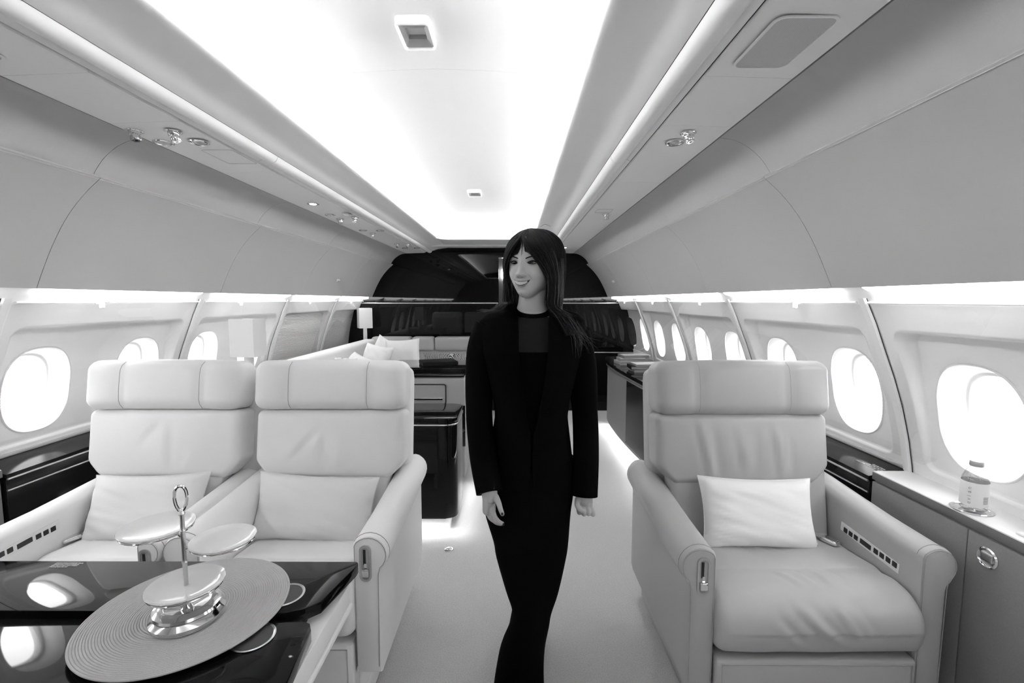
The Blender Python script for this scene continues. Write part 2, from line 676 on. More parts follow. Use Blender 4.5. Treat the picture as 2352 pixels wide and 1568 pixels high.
def bay_mesh(sd):
    bm = BM()
    vs = {}

    def V(i, j):
        if (i, j) not in vs:
            y, z = i * DYG, 0.68 + j * DZG
            vs[(i, j)] = bm.verts.new((sd * surfU(y, z), y, z))
        return vs[(i, j)]
    pa = [(44 - 25, 44 + 25, 53 - 31, 53 + 31), (132 - 25, 132 + 25, 53 - 31, 53 + 31)]
    for i in range(NYG):
        for j in range(NZG):
            if any(a <= i < b and c <= j < d for a, b, c, d in pa):
                continue
            bm.faces.new((V(i, j), V(i + 1, j), V(i + 1, j + 1), V(i, j + 1)))
    for (a, b, c, d), ci in zip(pa, (44, 132)):
        cy = ci * DYG
        loop = [(i, c) for i in range(a, b)] + [(b, j) for j in range(c, d)] + [(i, d) for i in range(b, a, -1)] + [(a, j) for j in range(d, c, -1)]
        prev = [V(i, j) for i, j in loop]
        n = len(prev)
        base = [(i * DYG, 0.68 + j * DZG) for i, j in loop]
        ang = [math.atan2(z - WZC, y - cy) for y, z in base]
        # to the hole
        for k in range(1, 5):
            t = k / 4
            cur = []
            for (y, z), an in zip(base, ang):
                hy, hz = hole_pt(cy, an)
                yy, zz = y + (hy - y) * t, z + (hz - z) * t
                cur.append(bm.verts.new((sd * surfU(yy, zz), yy, zz)))
            for q in range(n):
                bm.faces.new((prev[q], prev[(q + 1) % n], cur[(q + 1) % n], cur[q]))
            prev = cur
        # tunnel to the outer glazing
        for sc, dep in ((0.985, 0.006), (0.955, 0.016), (0.90, 0.045), (0.86, 0.075), (0.845, 0.080), (0.80, 0.082), (0.79, 0.125)):
            cur = []
            for an in ang:
                hy, hz = hole_pt(cy, an, sc)
                ey, ez = hole_pt(cy, an)
                cur.append(bm.verts.new((sd * (surfU(ey, ez) * 0.5 + surfU(cy, WZC + 0.0) * 0.5 + (surfU(ey, ez) - surfU(cy, WZC)) * 0.5 + dep), hy, hz)))
            for q in range(n):
                bm.faces.new((prev[q], prev[(q + 1) % n], cur[(q + 1) % n], cur[q]))
            prev = cur
    me = bpy.data.meshes.new('window_panel')
    bmesh.ops.recalc_face_normals(bm, faces=bm.faces)
    bm.to_mesh(me)
    bm.free()
    me.materials.append(WALL)
    me.materials.append(REVEAL)
    me.shade_smooth()
    return me


def child_meshes(sd):
    out = {}
    # bezels and panes for the two windows
    for q, ci in enumerate((44, 132)):
        cy = ci * DYG
        bm = BM()
        pts = []
        for k in range(96):
            y, z = hole_pt(cy, 2 * PI * k / 96, 1.005)
            pts.append((sd * (surfU(y, z) - 0.001), y, z))
        tube(bm, pts, 0.0035, 8, closed=True)
        out['window_bezel', q] = (bm, PLASTW)
        bm = BM()
        rings = []
        for k in (1.0, 0.5, 0.02):
            rings.append([(sd * (surfU(cy, z) * 0 + surfU(cy, WZC) + (wallU(z) - wallU(WZC)) + 0.10), y, z) for y, z in [hole_pt(cy, 2 * PI * i / 64, 0.81 * k) for i in range(64)]])
        loft(bm, rings)
        out['pane', q] = (bm, PANE)
    bm = BM()
    rings = []
    for z in [0.79 + 0.575 * i / 16 for i in range(17)]:
        rings.append([(sd * (wallU(z) - 0.006), y, z) for y in (0.024, 0.5, 1.043)])
    loft(bm, rings, False)
    out['cover_pane', 0] = (bm, GLASS)
    bm = BM()
    tube(bm, [(sd * 1.566, 0.03, 1.372), (sd * 1.566, 1.037, 1.372)], 0.0055, 10)
    out['shade_rail', 0] = (bm, PLASTW)
    bm = BM()
    box(bm, *sorted((sd * 1.545, sd * 1.570)), 0.36, 0.385, 1.362, 1.380, 0.004)
    box(bm, *sorted((sd * 1.540, sd * 1.554)), 0.362, 0.383, 1.345, 1.372, 0.004)
    tube(bm, [(sd * 1.552, 0.373, 1.372), (sd * 1.56, 0.43, 1.377)], 0.004, 8)
    out['rail_pull', 0] = (bm, PLASTW)
    bm = BM()
    yy = [0.11, 0.17, 0.27, 0.88, 0.965, 0.985]
    zz = [1.416, 1.406, 1.392, 1.392, 1.404, 1.412]
    rings = []
    for y, z in zip(yy, zz):
        rings.append([(sd * 1.500, y, 1.430), (sd * 1.500, y, z + 0.012), (sd * 1.508, y, z + 0.008), (sd * 1.556, y, z), (sd * 1.556, y, 1.432)])
    loft(bm, rings, True, True, True)
    out['valance_lamp', 0] = (bm, LEDV)
    # pleated blind
    bm = BM()
    rings = []
    for i in range(97):
        z = 1.26 - (1.26 - 0.79) * i / 96
        rings.append([(sd * (surfU(0.5, z) - 0.020 + (0.006 if i % 2 else 0)), y, z) for y in (0.075, 0.99)])
    loft(bm, rings, False)
    out['pleated_blind', 0] = (bm, LINEN)
    res = {}
    for k, (b, m) in out.items():
        me = bpy.data.meshes.new(k[0])
        bmesh.ops.recalc_face_normals(b, faces=b.faces)
        b.to_mesh(me)
        b.free()
        me.materials.append(m)
        me.shade_smooth()
        me.set_sharp_from_angle(angle=math.radians(25 if k[0] == 'pleated_blind' else 50))
        res[k] = me
    return res


wn = 0
for sd, side in ((1, 'right'), (-1, 'left')):
    bmsh = bay_mesh(sd)
    ch = child_meshes(sd)
    for k, y in enumerate(BAYS):
        wn += 1
        o = bpy.data.objects.new('window_%d' % wn, bmsh)
        COL.objects.link(o)
        o.location = (XC, y, 0)
        struct(o, 'moulded %s wall panel with two oval cabin windows' % side)
        for (nm, q), me in ch.items():
            if nm == 'pleated_blind' and not ((sd == -1 and k >= 6) or k < 3):  # blinds behind the camera are unseen, added to cut light from there
                continue
            c = bpy.data.objects.new(nm, me)
            COL.objects.link(c)
            c.parent = o
        # pillar at the start of the bay
        bm = BM()
        zz = [1.388 - (1.388 - 0.68) * i / 24 for i in range(25)]
        for dy, wd, dp, m_ in ((0, 0.013, 0.014, None),):
            rings = [[(XC + sd * (wallU(z) - dp), y - wd, z), (XC + sd * (wallU(z) - dp), y + wd, z), (XC + sd * (wallU(z) + 0.004), y + wd + 0.001, z), (XC + sd * (wallU(z) + 0.004), y - wd - 0.001, z)] for z in zz]
            loft(bm, rings, True, True, True)
        struct(link('trim_%d' % wn, bm, PLASTW, angle=40), 'slim white pillar strip between window panels')
        bm = BM()
        rings = [[(XC + sd * (wallU(z) - 0.003), y - 0.018, z), (XC + sd * (wallU(z) - 0.003), y + 0.018, z)] for z in zz]
        loft(bm, rings, False)
        link('shadow_gap', bm, DARKGAP, walls[sd])

# ------------------------------------------------------------------ fittings overhead
PZ = 1.955


def nozzle_meshes():
    bm = BM()
    lathe(bm, [(0.026, 0.0), (0.027, -0.003), (0.024, -0.005), (0.019, -0.004)], n=40)
    fl = bm
    bm = BM()
    lathe(bm, [(0.019, -0.002), (0.0185, -0.012), (0.016, -0.018), (0.014, -0.019), (0.0135, -0.032), (0.011, -0.036), (0.004, -0.036), (0.0035, -0.030)], n=40)
    for k in range(8):
        a = 2 * PI * k / 8
        box(bm, 0.0143 * math.cos(a) - 0.0015, 0.0143 * math.cos(a) + 0.0015, 0.0143 * math.sin(a) - 0.0015, 0.0143 * math.sin(a) + 0.0015, -0.034, -0.021)
    return fl, bm


def make_nozzle(label, loc, group):
    t = thing('air_nozzle', label, 'air vent', loc, 0, group)
    fl, nz = nozzle_meshes()
    link('flange', fl, CHROME, t)
    n = link('nozzle', nz, CHROME, t)
    n.rotation_euler = (math.radians(random.uniform(-18, 18)), math.radians(random.uniform(-18, 18)), 0)
    bm = BM()
    lathe(bm, [(0.004, -0.0362), (0.0001, -0.0362)], n=16)
    link('air_hole', bm, BLACKP, n)
    return t


def make_reading_light(label, loc, group, on=False):
    t = thing('reading_light', label, 'light', loc, 0, group)
    bm = BM()
    lathe(bm, [(0.0335, 0.0), (0.034, -0.003), (0.031, -0.005), (0.026, -0.004), (0.025, 0.001), (0.024, -0.002), (0.021, -0.003)], n=48)
    link('ring', bm, CHROME, t)
    bm = BM()
    lathe(bm, [(0.025, -0.0005), (0.025, 0.002), (0.021, 0.002)], n=40)
    link('shadow_ring', bm, BLACKP, t)
    bm = BM()
    lathe(bm, [(0.021, -0.0025), (0.015, -0.006), (0.0001, -0.008)], n=40)
    link('lens', bm, LED if on else SATIN, t)
    return t


NP = [((-1.288, 1.627), 'first air nozzle of the near left overhead group, window side', 'air nozzles over the left seats'),
      ((-1.162, 1.635), 'air nozzle of the near left overhead group, aisle side', 'air nozzles over the left seats'),
      ((-1.225, 3.33), 'chrome air nozzle of the second left overhead group, window side', 'air nozzles over the left seats'),
      ((-1.105, 3.28), 'chrome air nozzle of the second left overhead group, aisle side', 'air nozzles over the left seats'),
      ((-1.21, 4.03), 'single chrome air nozzle between the second and the last left overhead groups', 'air nozzles over the left seats'),
      ((-1.19, 4.78), 'chrome air nozzle of the farthest left overhead group, window side', 'air nozzles over the left seats'),
      ((-1.08, 4.80), 'chrome air nozzle of the farthest left overhead group, aisle side', 'air nozzles over the left seats'),
      ((0.600, 1.655), 'chrome air nozzle overhead on the right, beside the unlit reading light', 'air nozzles over the right seats'),
      ((0.600, 0.865), 'chrome air nozzle overhead at the top right edge of the picture', 'air nozzles over the right seats'),
      ((0.62, 3.17), 'small distant chrome air nozzle overhead on the right', 'air nozzles over the right seats')]
for (x, y), lb, g in NP:
    make_nozzle(lb, (x, y, PZ), g)
LP = [((-1.276, 1.743), 'unlit chrome reading light near left overhead, window side', False),
      ((-1.147, 1.743), 'unlit chrome reading light near left overhead, aisle side', False),
      ((-1.235, 3.18), 'flat chrome reading light of the second left overhead group, window side', False),
      ((-1.105, 3.14), 'flat chrome reading light of the second left overhead group, aisle side', False),
      ((-1.235, 3.86), 'flat chrome reading light left overhead beside the single air nozzle, window side', False),
      ((-1.10, 3.88), 'flat chrome reading light left overhead beside the single air nozzle, aisle side', False),
      ((-1.196, 2.821), 'lit round downlight in the left overhead panel', True),
      ((0.588, 1.752), 'unlit chrome reading light overhead on the right', False),
      ((0.554, 5.114), 'lit round downlight at the far end of the right overhead panel', True),
      ((-1.19, 5.15), 'flat chrome reading light at the far end of the left overhead panel, window side', False),
      ((-1.06, 5.15), 'flat chrome reading light at the far end of the left overhead panel, aisle side', False)]
for (x, y), lb, on in LP:
    make_reading_light(lb, (x, y, PZ), 'reading lights in the overhead panels', on)


def spot(loc, power):
    d = bpy.data.lights.new('downlight', 'SPOT')
    d.energy = power
    d.spot_size = math.radians(70)
    d.spot_blend = 0.8
    d.shadow_soft_size = 0.02
    o = bpy.data.objects.new('downlight', d)
    o.location = loc
    COL.objects.link(o)


spot((-1.196, 2.821, PZ - 0.02), 6)
spot((0.554, 5.114, PZ - 0.02), 6)

# speaker grilles
def grille(label, x0, x1, y0, y1):
    t = thing('speaker_grille', label, 'speaker grille', ((x0 + x1) / 2, (y0 + y1) / 2, PZ))
    w, h = (x1 - x0) / 2, (y1 - y0) / 2
    bm = BM()
    o_, i_ = rrect(-w, w, -h, h, 0.025), rrect(-w + 0.006, w - 0.006, -h + 0.006, h - 0.006, 0.02)
    loft(bm, [[(x, y, 0.0) for x, y in o_], [(x, y, -0.003) for x, y in o_], [(x, y, -0.003) for x, y in i_], [(x, y, 0.0) for x, y in i_]])
    link('frame', bm, PSU, t)
    bm = BM()
    prism(bm, i_, 'z', -0.0012, 0.001)
    link('mesh_screen', bm, GRILLE, t, smooth=False)


grille('ribbed loudspeaker grille in the right overhead panel', 0.535, 0.672, 0.995, 1.21)
grille('ribbed loudspeaker grille in the left overhead panel, at the picture edge', -1.345, -1.205, 0.90, 1.165)
# small square hatch outlines
for x0, x1, y0, y1, lb in ((-1.20, -1.08, 1.83, 2.01, 'faint rectangular access hatch behind the near left reading lights'), (0.53, 0.63, 3.0, 3.11, 'faint rectangular access hatch far along the right overhead panel')):
    bm = BM()
    pts = [(x, y, PZ - 0.001) for x, y in rrect(x0, x1, y0, y1, 0.01, 4)]
    tube(bm, pts, 0.0007, 6, closed=True)
    tag(link('access_hatch', bm, PLASTG), lb, 'hatch')


def ceil_unit(label, x, y, z):
    t = thing('ceiling_vent', label, 'ceiling vent', (x, y, z), 0, 'ceiling vents')
    o_, m_, i_ = rrect(-.052, .052, -.075, .075, .014), rrect(-.044, .044, -.067, .067, .008), rrect(-.030, .030, -.03, .03, .003)
    bm = BM()
    loft(bm, [[(a, b, 0.02) for a, b in o_], [(a, b, -0.006) for a, b in o_], [(a, b, -0.008) for a, b in rrect(-.047, .047, -.07, .07, .010)], [(a, b, 0.0) for a, b in m_]])
    link('frame', bm, PLASTW, t)
    bm = BM()
    loft(bm, [[(a, b, 0.0) for a, b in m_], [(a, b, 0.006) for a, b in i_], [(a, b, 0.022) for a, b in rrect(-.028, .028, -.028, .028, .003)]], cap1=False)
    link('recess', bm, PLASTG, t)
    bm = BM()
    box(bm, -0.03, 0.03, -0.03, 0.03, 0.020, 0.026)
    link('sensor', bm, LEATHER_T, t)


ceil_unit('larger nearer rectangular vent in the bright ceiling', -0.305, 1.53, 2.205)
ceil_unit('small distant rectangular vent in the bright ceiling', -0.305, 3.70, 2.205)

# coat hooks on the curved panels
def hook(label, sd, y, u, z):
    t = thing('coat_hook', label, 'hook', (XC + sd * u, y, z), 0, 'coat hooks')
    bm = BM()
    rbox(bm, (0, 0, 0), (0.008, 0.034, 0.013), 0.0075, 6)
    link('plate', bm, PLASTW, t)
    bm = BM()
    rbox(bm, (-sd * 0.008, 0.004, -0.002), (0.005, 0.018, 0.007), 0.0045, 5)
    link('catch', bm, SATIN, t)
    for c in t.children:
        c.rotation_euler = (0, sd * math.radians(-28), 0)


hook('white coat hook on the near right curved panel at the picture edge', 1, 0.90, 1.290, 1.700)
hook('small coat hook on the far left curved panel', -1, 4.45, 1.38, 1.57)
hook('small coat hook on the far right curved panel', 1, 5.05, 1.37, 1.585)

# ------------------------------------------------------------------ ledges, sideboards
def ledge(sd, y0, y1, label):
    t = thing('side_ledge', label, 'ledge', (XC + sd * 1.70, (y0 + y1) / 2, 0))
    cy = (y0 + y1) / 2
    bm = BM()
    box(bm, *sorted((-sd * 0.055, sd * 0.092)), y0 - cy, y1 - cy, 0.0, 0.700, 0.004)
    link('body', bm, LEDGE, t)
    bm = BM()
    prism(bm, [(sd * 0.095, 0.703), (sd * 0.095, 0.742), (sd * 0.055, 0.742), (-sd * 0.060, 0.718), (-sd * 0.062, 0.703)], 'y', y0 - cy, y1 - cy, 0.002)
    link('top', bm, LEDGE, t)
    for z, x in ((0.700, 0.062), (0.655, 0.058)):
        bm = BM()
        tube(bm, [(-sd * x, y0 - cy, z), (-sd * x, y1 - cy, z)], 0.004, 8)
        link('metal_strip', bm, SATIN, t)
    bm = BM()
    box(bm, *sorted((sd * 0.075, sd * 0.088)), y0 - cy, y1 - cy, 0.742, 0.756, 0.004)
    link('sill', bm, PLASTG, t)
    return t


lr = ledge(1, 1.712, 2.49, 'black lacquered window ledge behind the right armchair')
ledge(-1, 1.712, 5.7, 'black lacquered window ledge behind the left armchairs')
# small white notice on the right ledge
text_lines(None, 'notice_text', 'LIFE VEST UNDER YOUR SEAT\nFASTEN SEAT BELT\nWHILE SEATED', 0.0095, Matrix.Translation((0.0, -0.372, 0.7318)) @ Matrix.Rotation(math.radians(90), 4, 'Z') @ Matrix.Rotation(math.radians(-11.8), 4, 'X'), PAPER, lr)


def sideboard(sd, y0, y1, label, door):
    t = thing('sideboard', label, 'sideboard', (XC + sd * 1.72, (y0 + y1) / 2, 0))
    cy = (y0 + y1) / 2
    fx = -sd * 0.065
    bm = BM()
    box(bm, *sorted((fx, sd * 0.07)), y0 - cy + 0.004, y1 - cy - 0.004, 0.0, 0.705, 0.002)
    link('body', bm, SIDEB, t)
    bm = BM()
    box(bm, *sorted((fx - sd * 0.006, sd * 0.075)), y0 - cy, y1 - cy, 0.709, 0.742, 0.004)
    tp_ = link('top', bm, SIDET if sd == 1 else LEATHER, t)
    bm = BM()
    box(bm, *sorted((fx - sd * 0.007, fx - sd * 0.003)), y0 - cy, y1 - cy, 0.710, 0.738, 0.001)
    link('edge_shade', bm, EDGESHADE, tp_)  # added strip that carries the painted edge shade
    if door:
        bm = BM()
        box(bm, *sorted((fx - sd * 0.008, fx)), door[0] - cy, door[1] - cy, 0.05, 0.703, 0.0015)
        d = link('door', bm, SIDEB, t)
        bm = BM()
        box(bm, *sorted((fx - sd * 0.008, fx)), door[1] - cy + 0.003, y1 - cy - 0.004, 0.05, 0.703, 0.0015)
        link('front_panel', bm, SIDEB, t)
        c = Vector((fx - sd * 0.008, door[1] - cy - 0.062, 0.650))
        bm = BM()
        lathe(bm, [(0.030, 0), (0.030, -0.004 * sd), (0.026, -0.007 * sd), (0.021, -0.003 * sd), (0.001, -0.003 * sd)], c, 40, 'x')
        l = link('latch', bm, CHROME, d)
        bm = BM()
        rbox(bm, c + Vector((-sd * 0.004, 0, 0.002)), (0.003, 0.017, 0.013), 0.0028, 6)
        link('latch_plate', bm, SATIN, l)
    return t


sideboard(1, -0.4, 1.706, 'grey veneered sideboard with white top along the right wall', (0.75, 1.330))
sideboard(-1, -0.4, 1.706, 'low cabinet with pale top at the left edge of the picture', None)

# bottle in a recessed holder
bt = thing('water_bottle', 'small clear water bottle with white label on the sideboard', 'bottle', (1.408, 1.378, 0.7445))
bm = BM()
lathe(bm, [(0.001, 0.002), (0.028, 0.0), (0.035, 0.006), (0.036, 0.02), (0.036, 0.098), (0.035, 0.106), (0.031, 0.120), (0.024, 0.136), (0.0165, 0.145), (0.0155, 0.152)], n=48)
link('bottle_body', bm, BOTTLE, bt)
bm = BM()
lathe(bm, [(0.0175, 0.150), (0.0185, 0.152), (0.0185, 0.164), (0.017, 0.167), (0.001, 0.168)], n=40)
link('cap', bm, PLASTG, bt)
bm = BM()
lathe(bm, [(0.0365, 0.018), (0.0368, 0.020), (0.0368, 0.097), (0.0365, 0.099)], n=48, caps=False)
lb = link('label_sleeve', bm, PAPER, bt)
for ch_, k in zip('evian', range(5)):
    a = math.radians(213)
    M = Matrix.Translation((0.0372 * math.cos(a), 0.0372 * math.sin(a), 0.026 + k * 0.0125)) @ Matrix.Rotation(a + PI / 2, 4, 'Z') @ Matrix.Rotation(PI / 2, 4, 'X') @ Matrix.Rotation(PI / 2, 4, 'Z')
    text_lines(None, 'lettering', ch_, 0.016, M, LEATHER_T, lb)
bm = BM()
rings = []
for k in range(7):
    a = math.radians(262 + 4.5 * k)
    rings.append([(0.0373 * math.cos(a), 0.0373 * math.sin(a), 0.030), (0.0373 * math.cos(a), 0.0373 * math.sin(a), 0.056)])
loft(bm, rings, False)
link('barcode', bm, BARCODE, lb)
bt.scale = (0.90, 0.90, 0.90)
hd = thing('bottle_holder', 'shallow clear oval dish under the water bottle', 'holder', (1.404, 1.378, 0.7425))
bm = BM()
lathe(bm, [(0.050, 0.0), (0.051, 0.002), (0.047, 0.0035), (0.043, 0.002), (0.043, 0.0005)], n=48)
link('rim', bm, CHROME, hd)
# notepad
nt_ = thing('notepad', 'white notepad lying on the sideboard at the right edge', 'notepad', (1.415, 1.17, 0.7422), 0)
bm = BM()
box(bm, -0.035, 0.035, -0.06, 0.06, 0, 0.006, 0.001)
link('pages', bm, PAPER, nt_)
bm = BM()
box(bm, -0.012, 0.022, 0.02, 0.045, 0.006, 0.0065)
link('printed_mark', bm, LEATHER_T, nt_)

# ------------------------------------------------------------------ armchairs
def wrinkle(x, z, amp, fx, seed=0):
    return amp * (noise.noise(Vector((x * fx + seed, z * 3.0 + seed, seed))) + 0.6 * noise.noise(Vector((x * fx * 2.1 + z * 5 + seed, z * 4.0, seed + 5))))


def folds_at(a, b, lst):
    d = 0.0
    for (a0, b0, a1, b1, amp, wd) in lst:
        ux, uz = a1 - a0, b1 - b0
        L = math.hypot(ux, uz)
        t = ((a - a0) * ux + (b - b0) * uz) / L / L
        if -0.2 < t < 1.2:
            dist = ((a - a0) * uz - (b - b0) * ux) / L
            w_ = sstep(-0.2, 0.3, t) * sstep(1.2, 0.7, t)
            d += amp * w_ * (math.exp(-(dist / wd) ** 2) - 0.55 * math.exp(-((dist - wd * 1.8) / wd) ** 2))
    return d


BACKF = {1: [(-.165, .10, -.125, -.11, .008, .010), (-.115, .09, -.095, -.11, -.005, .010), (-.02, .09, .005, -.10, .0055, .011), (.035, .07, .04, -.08, -.004, .010), (.115, .09, .140, -.11, .006, .010), (.17, .05, .18, -.10, -.004, .011)],
         2: [(-.02, .07, -.14, -.06, -.0045, .014), (.0, .06, -.04, -.11, -.0055, .014), (.05, .05, .03, -.10, .005, .014), (.12, -.06, .08, -.10, .004, .010)],
         3: [(.0, .09, -.07, .0, -.0045, .015), (.05, .07, .04, -.10, -.0055, .015), (.13, -.02, .10, -.10, .004, .014)]}
SEATF = {1: [(-.18, .12, -.13, .02, .004, .008), (-.12, .13, -.07, .02, -.004, .008), (-.07, .14, -.02, .03, .004, .008), (-.01, .13, .05, .03, -.003, .009), (.0, -.10, .04, -.20, -.004, .010), (.05, -.10, .07, -.20, .004, .009), (.10, -.10, .12, -.19, -.004, .009), (-.07, -.12, -.02, -.20, .004, .010)]}
FRONTF = [(-.07, .07, .02, -.02, .005, .012), (-.02, .06, .07, -.03, -.004, .012), (.04, .07, .10, -.02, .004, .010), (.11, .07, .15, -.01, -.004, .011), (-.13, .05, -.05, -.04, -.004, .013)]


def armchair(label, X, hw, aw_l, aw_r, lm, group, panel=None, slot=None, headw=None, ra=(1.30, 0.66), folds=1.0, sw=(1.0, 1.0)):
    """X centre, hw inner half width, aw arm widths, local y=0 is the arm front at ra[0]"""
    t = thing('armchair', label, 'armchair', (X, ra[0], 0), 0, group)
    zt = ra[1]
    kid = 1 if X > 0 else (2 if X > -1 else 3)
    # arms
    for sd, aw in ((-1, aw_l), (1, aw_r)):
        r = min(0.059, aw * 0.56)
        post = aw * 0.74
        cx = aw - r
        prof = [(0.0, 0.225), (0.0, zt - 0.035)]
        for k in range(0, 17):
            a = math.radians(150 - k * 15.5)
            prof.append((cx + r * math.cos(a), zt - r + r * math.sin(a)))
        prof[1] = (0.0, prof[2][1] - 0.02)
        prof = [p for p in prof if p[0] > post - 0.002 or p[1] > zt - r * 1.2 or p[0] <= 0.001]
        prof.append((post, zt - r * 2.15))
        prof.append((post, 0.225))
        prof = [(max(0.0, a), b) for a, b in prof]
        rings = []
        ys = [0.0, 0.004, 0.012, 0.05, 0.2, 0.35, 0.5, 0.62, 0.665, 0.685, 0.69]
        ins = [0.010, 0.003, 0.0, 0, 0, 0, 0, 0, 0.004, 0.015, 0.03]
        m0 = Vector((aw * 0.5, (zt + 0.225) / 2))
        for y, i_ in zip(ys, ins):
            rise = 0.035 * sstep(0.05, 0.69, y)
            rg = []
            for (u, z) in prof:
                uu = u + (-i_ if u > m0.x else i_)
                z2 = z + rise * sstep(0.3, zt, z)
                if i_ > 0:
                    z2 = z2 - i_ if z > m0.y else z2 + i_
                rg.append((sd * (hw + uu), y, z2))
            rings.append(rg)
        bm = BM()
        loft(bm, rings, True, True, True)
        arm = link('armrest', bm, lm, t, angle=35)
        # stitched seam around the front face
        bm = BM()
        sp = []
        for (u, z) in prof[1:-1]:
            d = Vector((cx, zt - r)) - Vector((u, z))
            d = d.normalized() * 0.006 if d.length > 0 else d
            sp.append((sd * (hw + min(max(u + d.x, 0.006), aw)), -0.0006 + 0.0, z + d.y))
        sp = [(sd * (hw + 0.006), -0.0006, 0.25)] + sp + [(sd * (hw + post - 0.006), -0.0006, 0.25)]
        tube(bm, sp, 0.0012, 5)
        link('front_stitching', bm, THREAD, arm)
        bm = BM()
        sp = []
        for (u, z) in prof[2:-2]:
            sp.append((sd * (hw + u), 0.022, z + 0.0008))
        tube(bm, sp, 0.0011, 5)
        link('seam', bm, THREAD, arm)
        if slot and slot == sd:
            # recline handle in an oval chrome recess
            cxs = sd * (hw + post * 0.5)
            zc = zt - 0.085
            o_ = [(cxs + a, zc + b) for a, b in rrect(-0.0185, 0.0185, -0.058, 0.058, 0.018, 8)]
            i_ = [(cxs + a, zc + b) for a, b in rrect(-0.0125, 0.0125, -0.050, 0.050, 0.012, 8)]
            bm = BM()
            loft(bm, [[(a, 0.0, b) for a, b in o_], [(a, -0.004, b) for a, b in o_], [(a, -0.004, b) for a, b in i_], [(a, -0.0008, b) for a, b in i_]])
            hb = link('recline_bezel', bm, SATIN, arm)
            bm = BM()
            prism(bm, i_, 'y', -0.0005, -0.0012)
            link('recess', bm, PLASTG, hb, smooth=False)
            bm = BM()
            box(bm, cxs - 0.007, cxs + 0.001, -0.0025, -0.0012, zc - 0.005, zc + 0.043)
            link('slot', bm, BLACKP, hb)
            bm = BM()
            rbox(bm, (cxs, -0.006, zc - 0.028), (0.011, 0.006, 0.012), 0.003, 5)
            box(bm, cxs - 0.004, cxs + 0.004, -0.004, -0.001, zc - 0.018, zc)
            link('lever', bm, CHROME, hb)
        elif slot and slot == -sd and aw < 0.09:
            pass
        # control panel on the inner face
        if panel == sd:
            bm = BM()
            Mr = Matrix.Rotation(math.radians(3), 4, 'X')
            yc, zc = (0.205, zt - 0.103) if sd > 0 else (0.098, zt - 0.066)
            rbox(bm, (sd * (hw + 0.0005), yc, zc), (0.0025, 0.128, 0.0165), 0.002, 4, M=Mr)
            cp = link('control_panel', bm, PLASTW, arm)
            xs = [-0.112, -0.087, -0.062, -0.037, 0.0, 0.046, 0.071, 0.096]
            for q, yy in enumerate(xs):
                hw2 = 0.024 if q == 4 else 0.0088
                bm = BM()
                rbox(bm, (sd * (hw - 0.0025), yc + (yy + (0.008 if q == 4 else 0.006 if q > 4 else 0)), zc), (0.0012, hw2, 0.0085), 0.001, 3, M=Mr)
                link('button', bm, BLACKP, cp)
    # seat cushion with soft front and creases: a side profile swept across the seat
    pf = catmull([(0, .470, .350), (0, .475, .420), (0, .468, .490), (0, .40, .506), (0, .28, .508), (0, .150, .520), (0, .115, .516), (0, .06, .524), (0, .0, .514), (0, -.045, .478), (0, -.060, .425), (0, -.052, .375), (0, -.030, .348), (0, .02, .340), (0, .25, .340)], 9)
    npf = len(pf)
    nrm = []
    for i in range(npf):
        d = pf[(i + 1) % npf] - pf[i - 1]
        nrm.append(Vector((0, -d.z, d.y)).normalized())
    if (nrm[npf // 2].y > 0):
        nrm = [-q for q in nrm]
    NX = 72
    cw, cr_ = hw + 0.003, 0.030
    rings = []
    xs_ = [-cw + cr_ * (1 - math.cos(PI / 2 * k / 6)) for k in range(6)]
    xs_ = xs_ + [-cw + cr_ + (2 * cw - 2 * cr_) * k / NX for k in range(NX + 1)] + [-q for q in reversed(xs_)]
    for x in xs_:
        e = max(0.0, abs(x) - (cw - cr_))
        inset = cr_ - math.sqrt(max(0.0, cr_ ** 2 - e ** 2))
        fall = 1 - (abs(x) / cw) ** 4
        rg = []
        for p, nn in zip(pf, nrm):
            d = -inset + 0.007 * fall * (1 if p.z > 0.42 else 0.4)
            top = sstep(0.47, 0.50, p.z)
            frt = sstep(0.06, -0.02, p.y) * sstep(0.36, 0.40, p.z)
            d += folds_at(x, p.y - 0.215, SEATF[1]) * folds * top * fall
            d += folds_at(x, p.z - 0.43, FRONTF) * folds * frt * fall * 1.2
            d += 0.004 * noise.noise(Vector((x * 6 + X, p.y * 5, p.z * 5))) * fall
            q = p + nn * d
            rg.append((x, q.y + 0.020 * sstep(0.3, 0.0, q.y), q.z + 0.010 * sstep(0.48, 0.38, q.z)))
        rings.append(rg)
    bm = BM()
    loft(bm, rings, True, True, True)
    link('seat_cushion', bm, lm, t, angle=180)
    # leg rest
    bm = BM()
    rbox(bm, (0, 0.02, 0.215), (hw - 0.004, 0.035, 0.115), 0.014, 10)
    lg = link('leg_rest', bm, lm, t)
    bm = BM()
    tube(bm, [(-hw + 0.02, -0.0155, 0.10), (-hw + 0.02, -0.0155, 0.315), (hw - 0.02, -0.0155, 0.315), (hw - 0.02, -0.0155, 0.10)], 0.0012, 5)
    link('stitching', bm, THREAD, lg)
    # base
    bm = BM()
    box(bm, -hw + 0.01, hw - 0.01, 0.06, 0.60, 0.07, 0.36, 0.01)
    bx = link('seat_base', bm, LEATHER_T if lm is LEATHER_D else LEATHER, t)
    for sd in (-1, 1):
        bm = BM()
        box(bm, *sorted((sd * (hw - 0.005), sd * (hw - 0.045))), 0.05, 0.78, 0.0, 0.085, 0.012)
        link('floor_rail', bm, lm, bx)
    # backrest: lumbar part, main panel, headrest, shell
    hx = headw or hw + 0.045
    bsh = -0.022 if X > 0 else 0.0
    hh = 0.102 if X > 0 else 0.096
    th = math.radians(-9)
    Mb = Matrix.Rotation(th, 4, 'X')

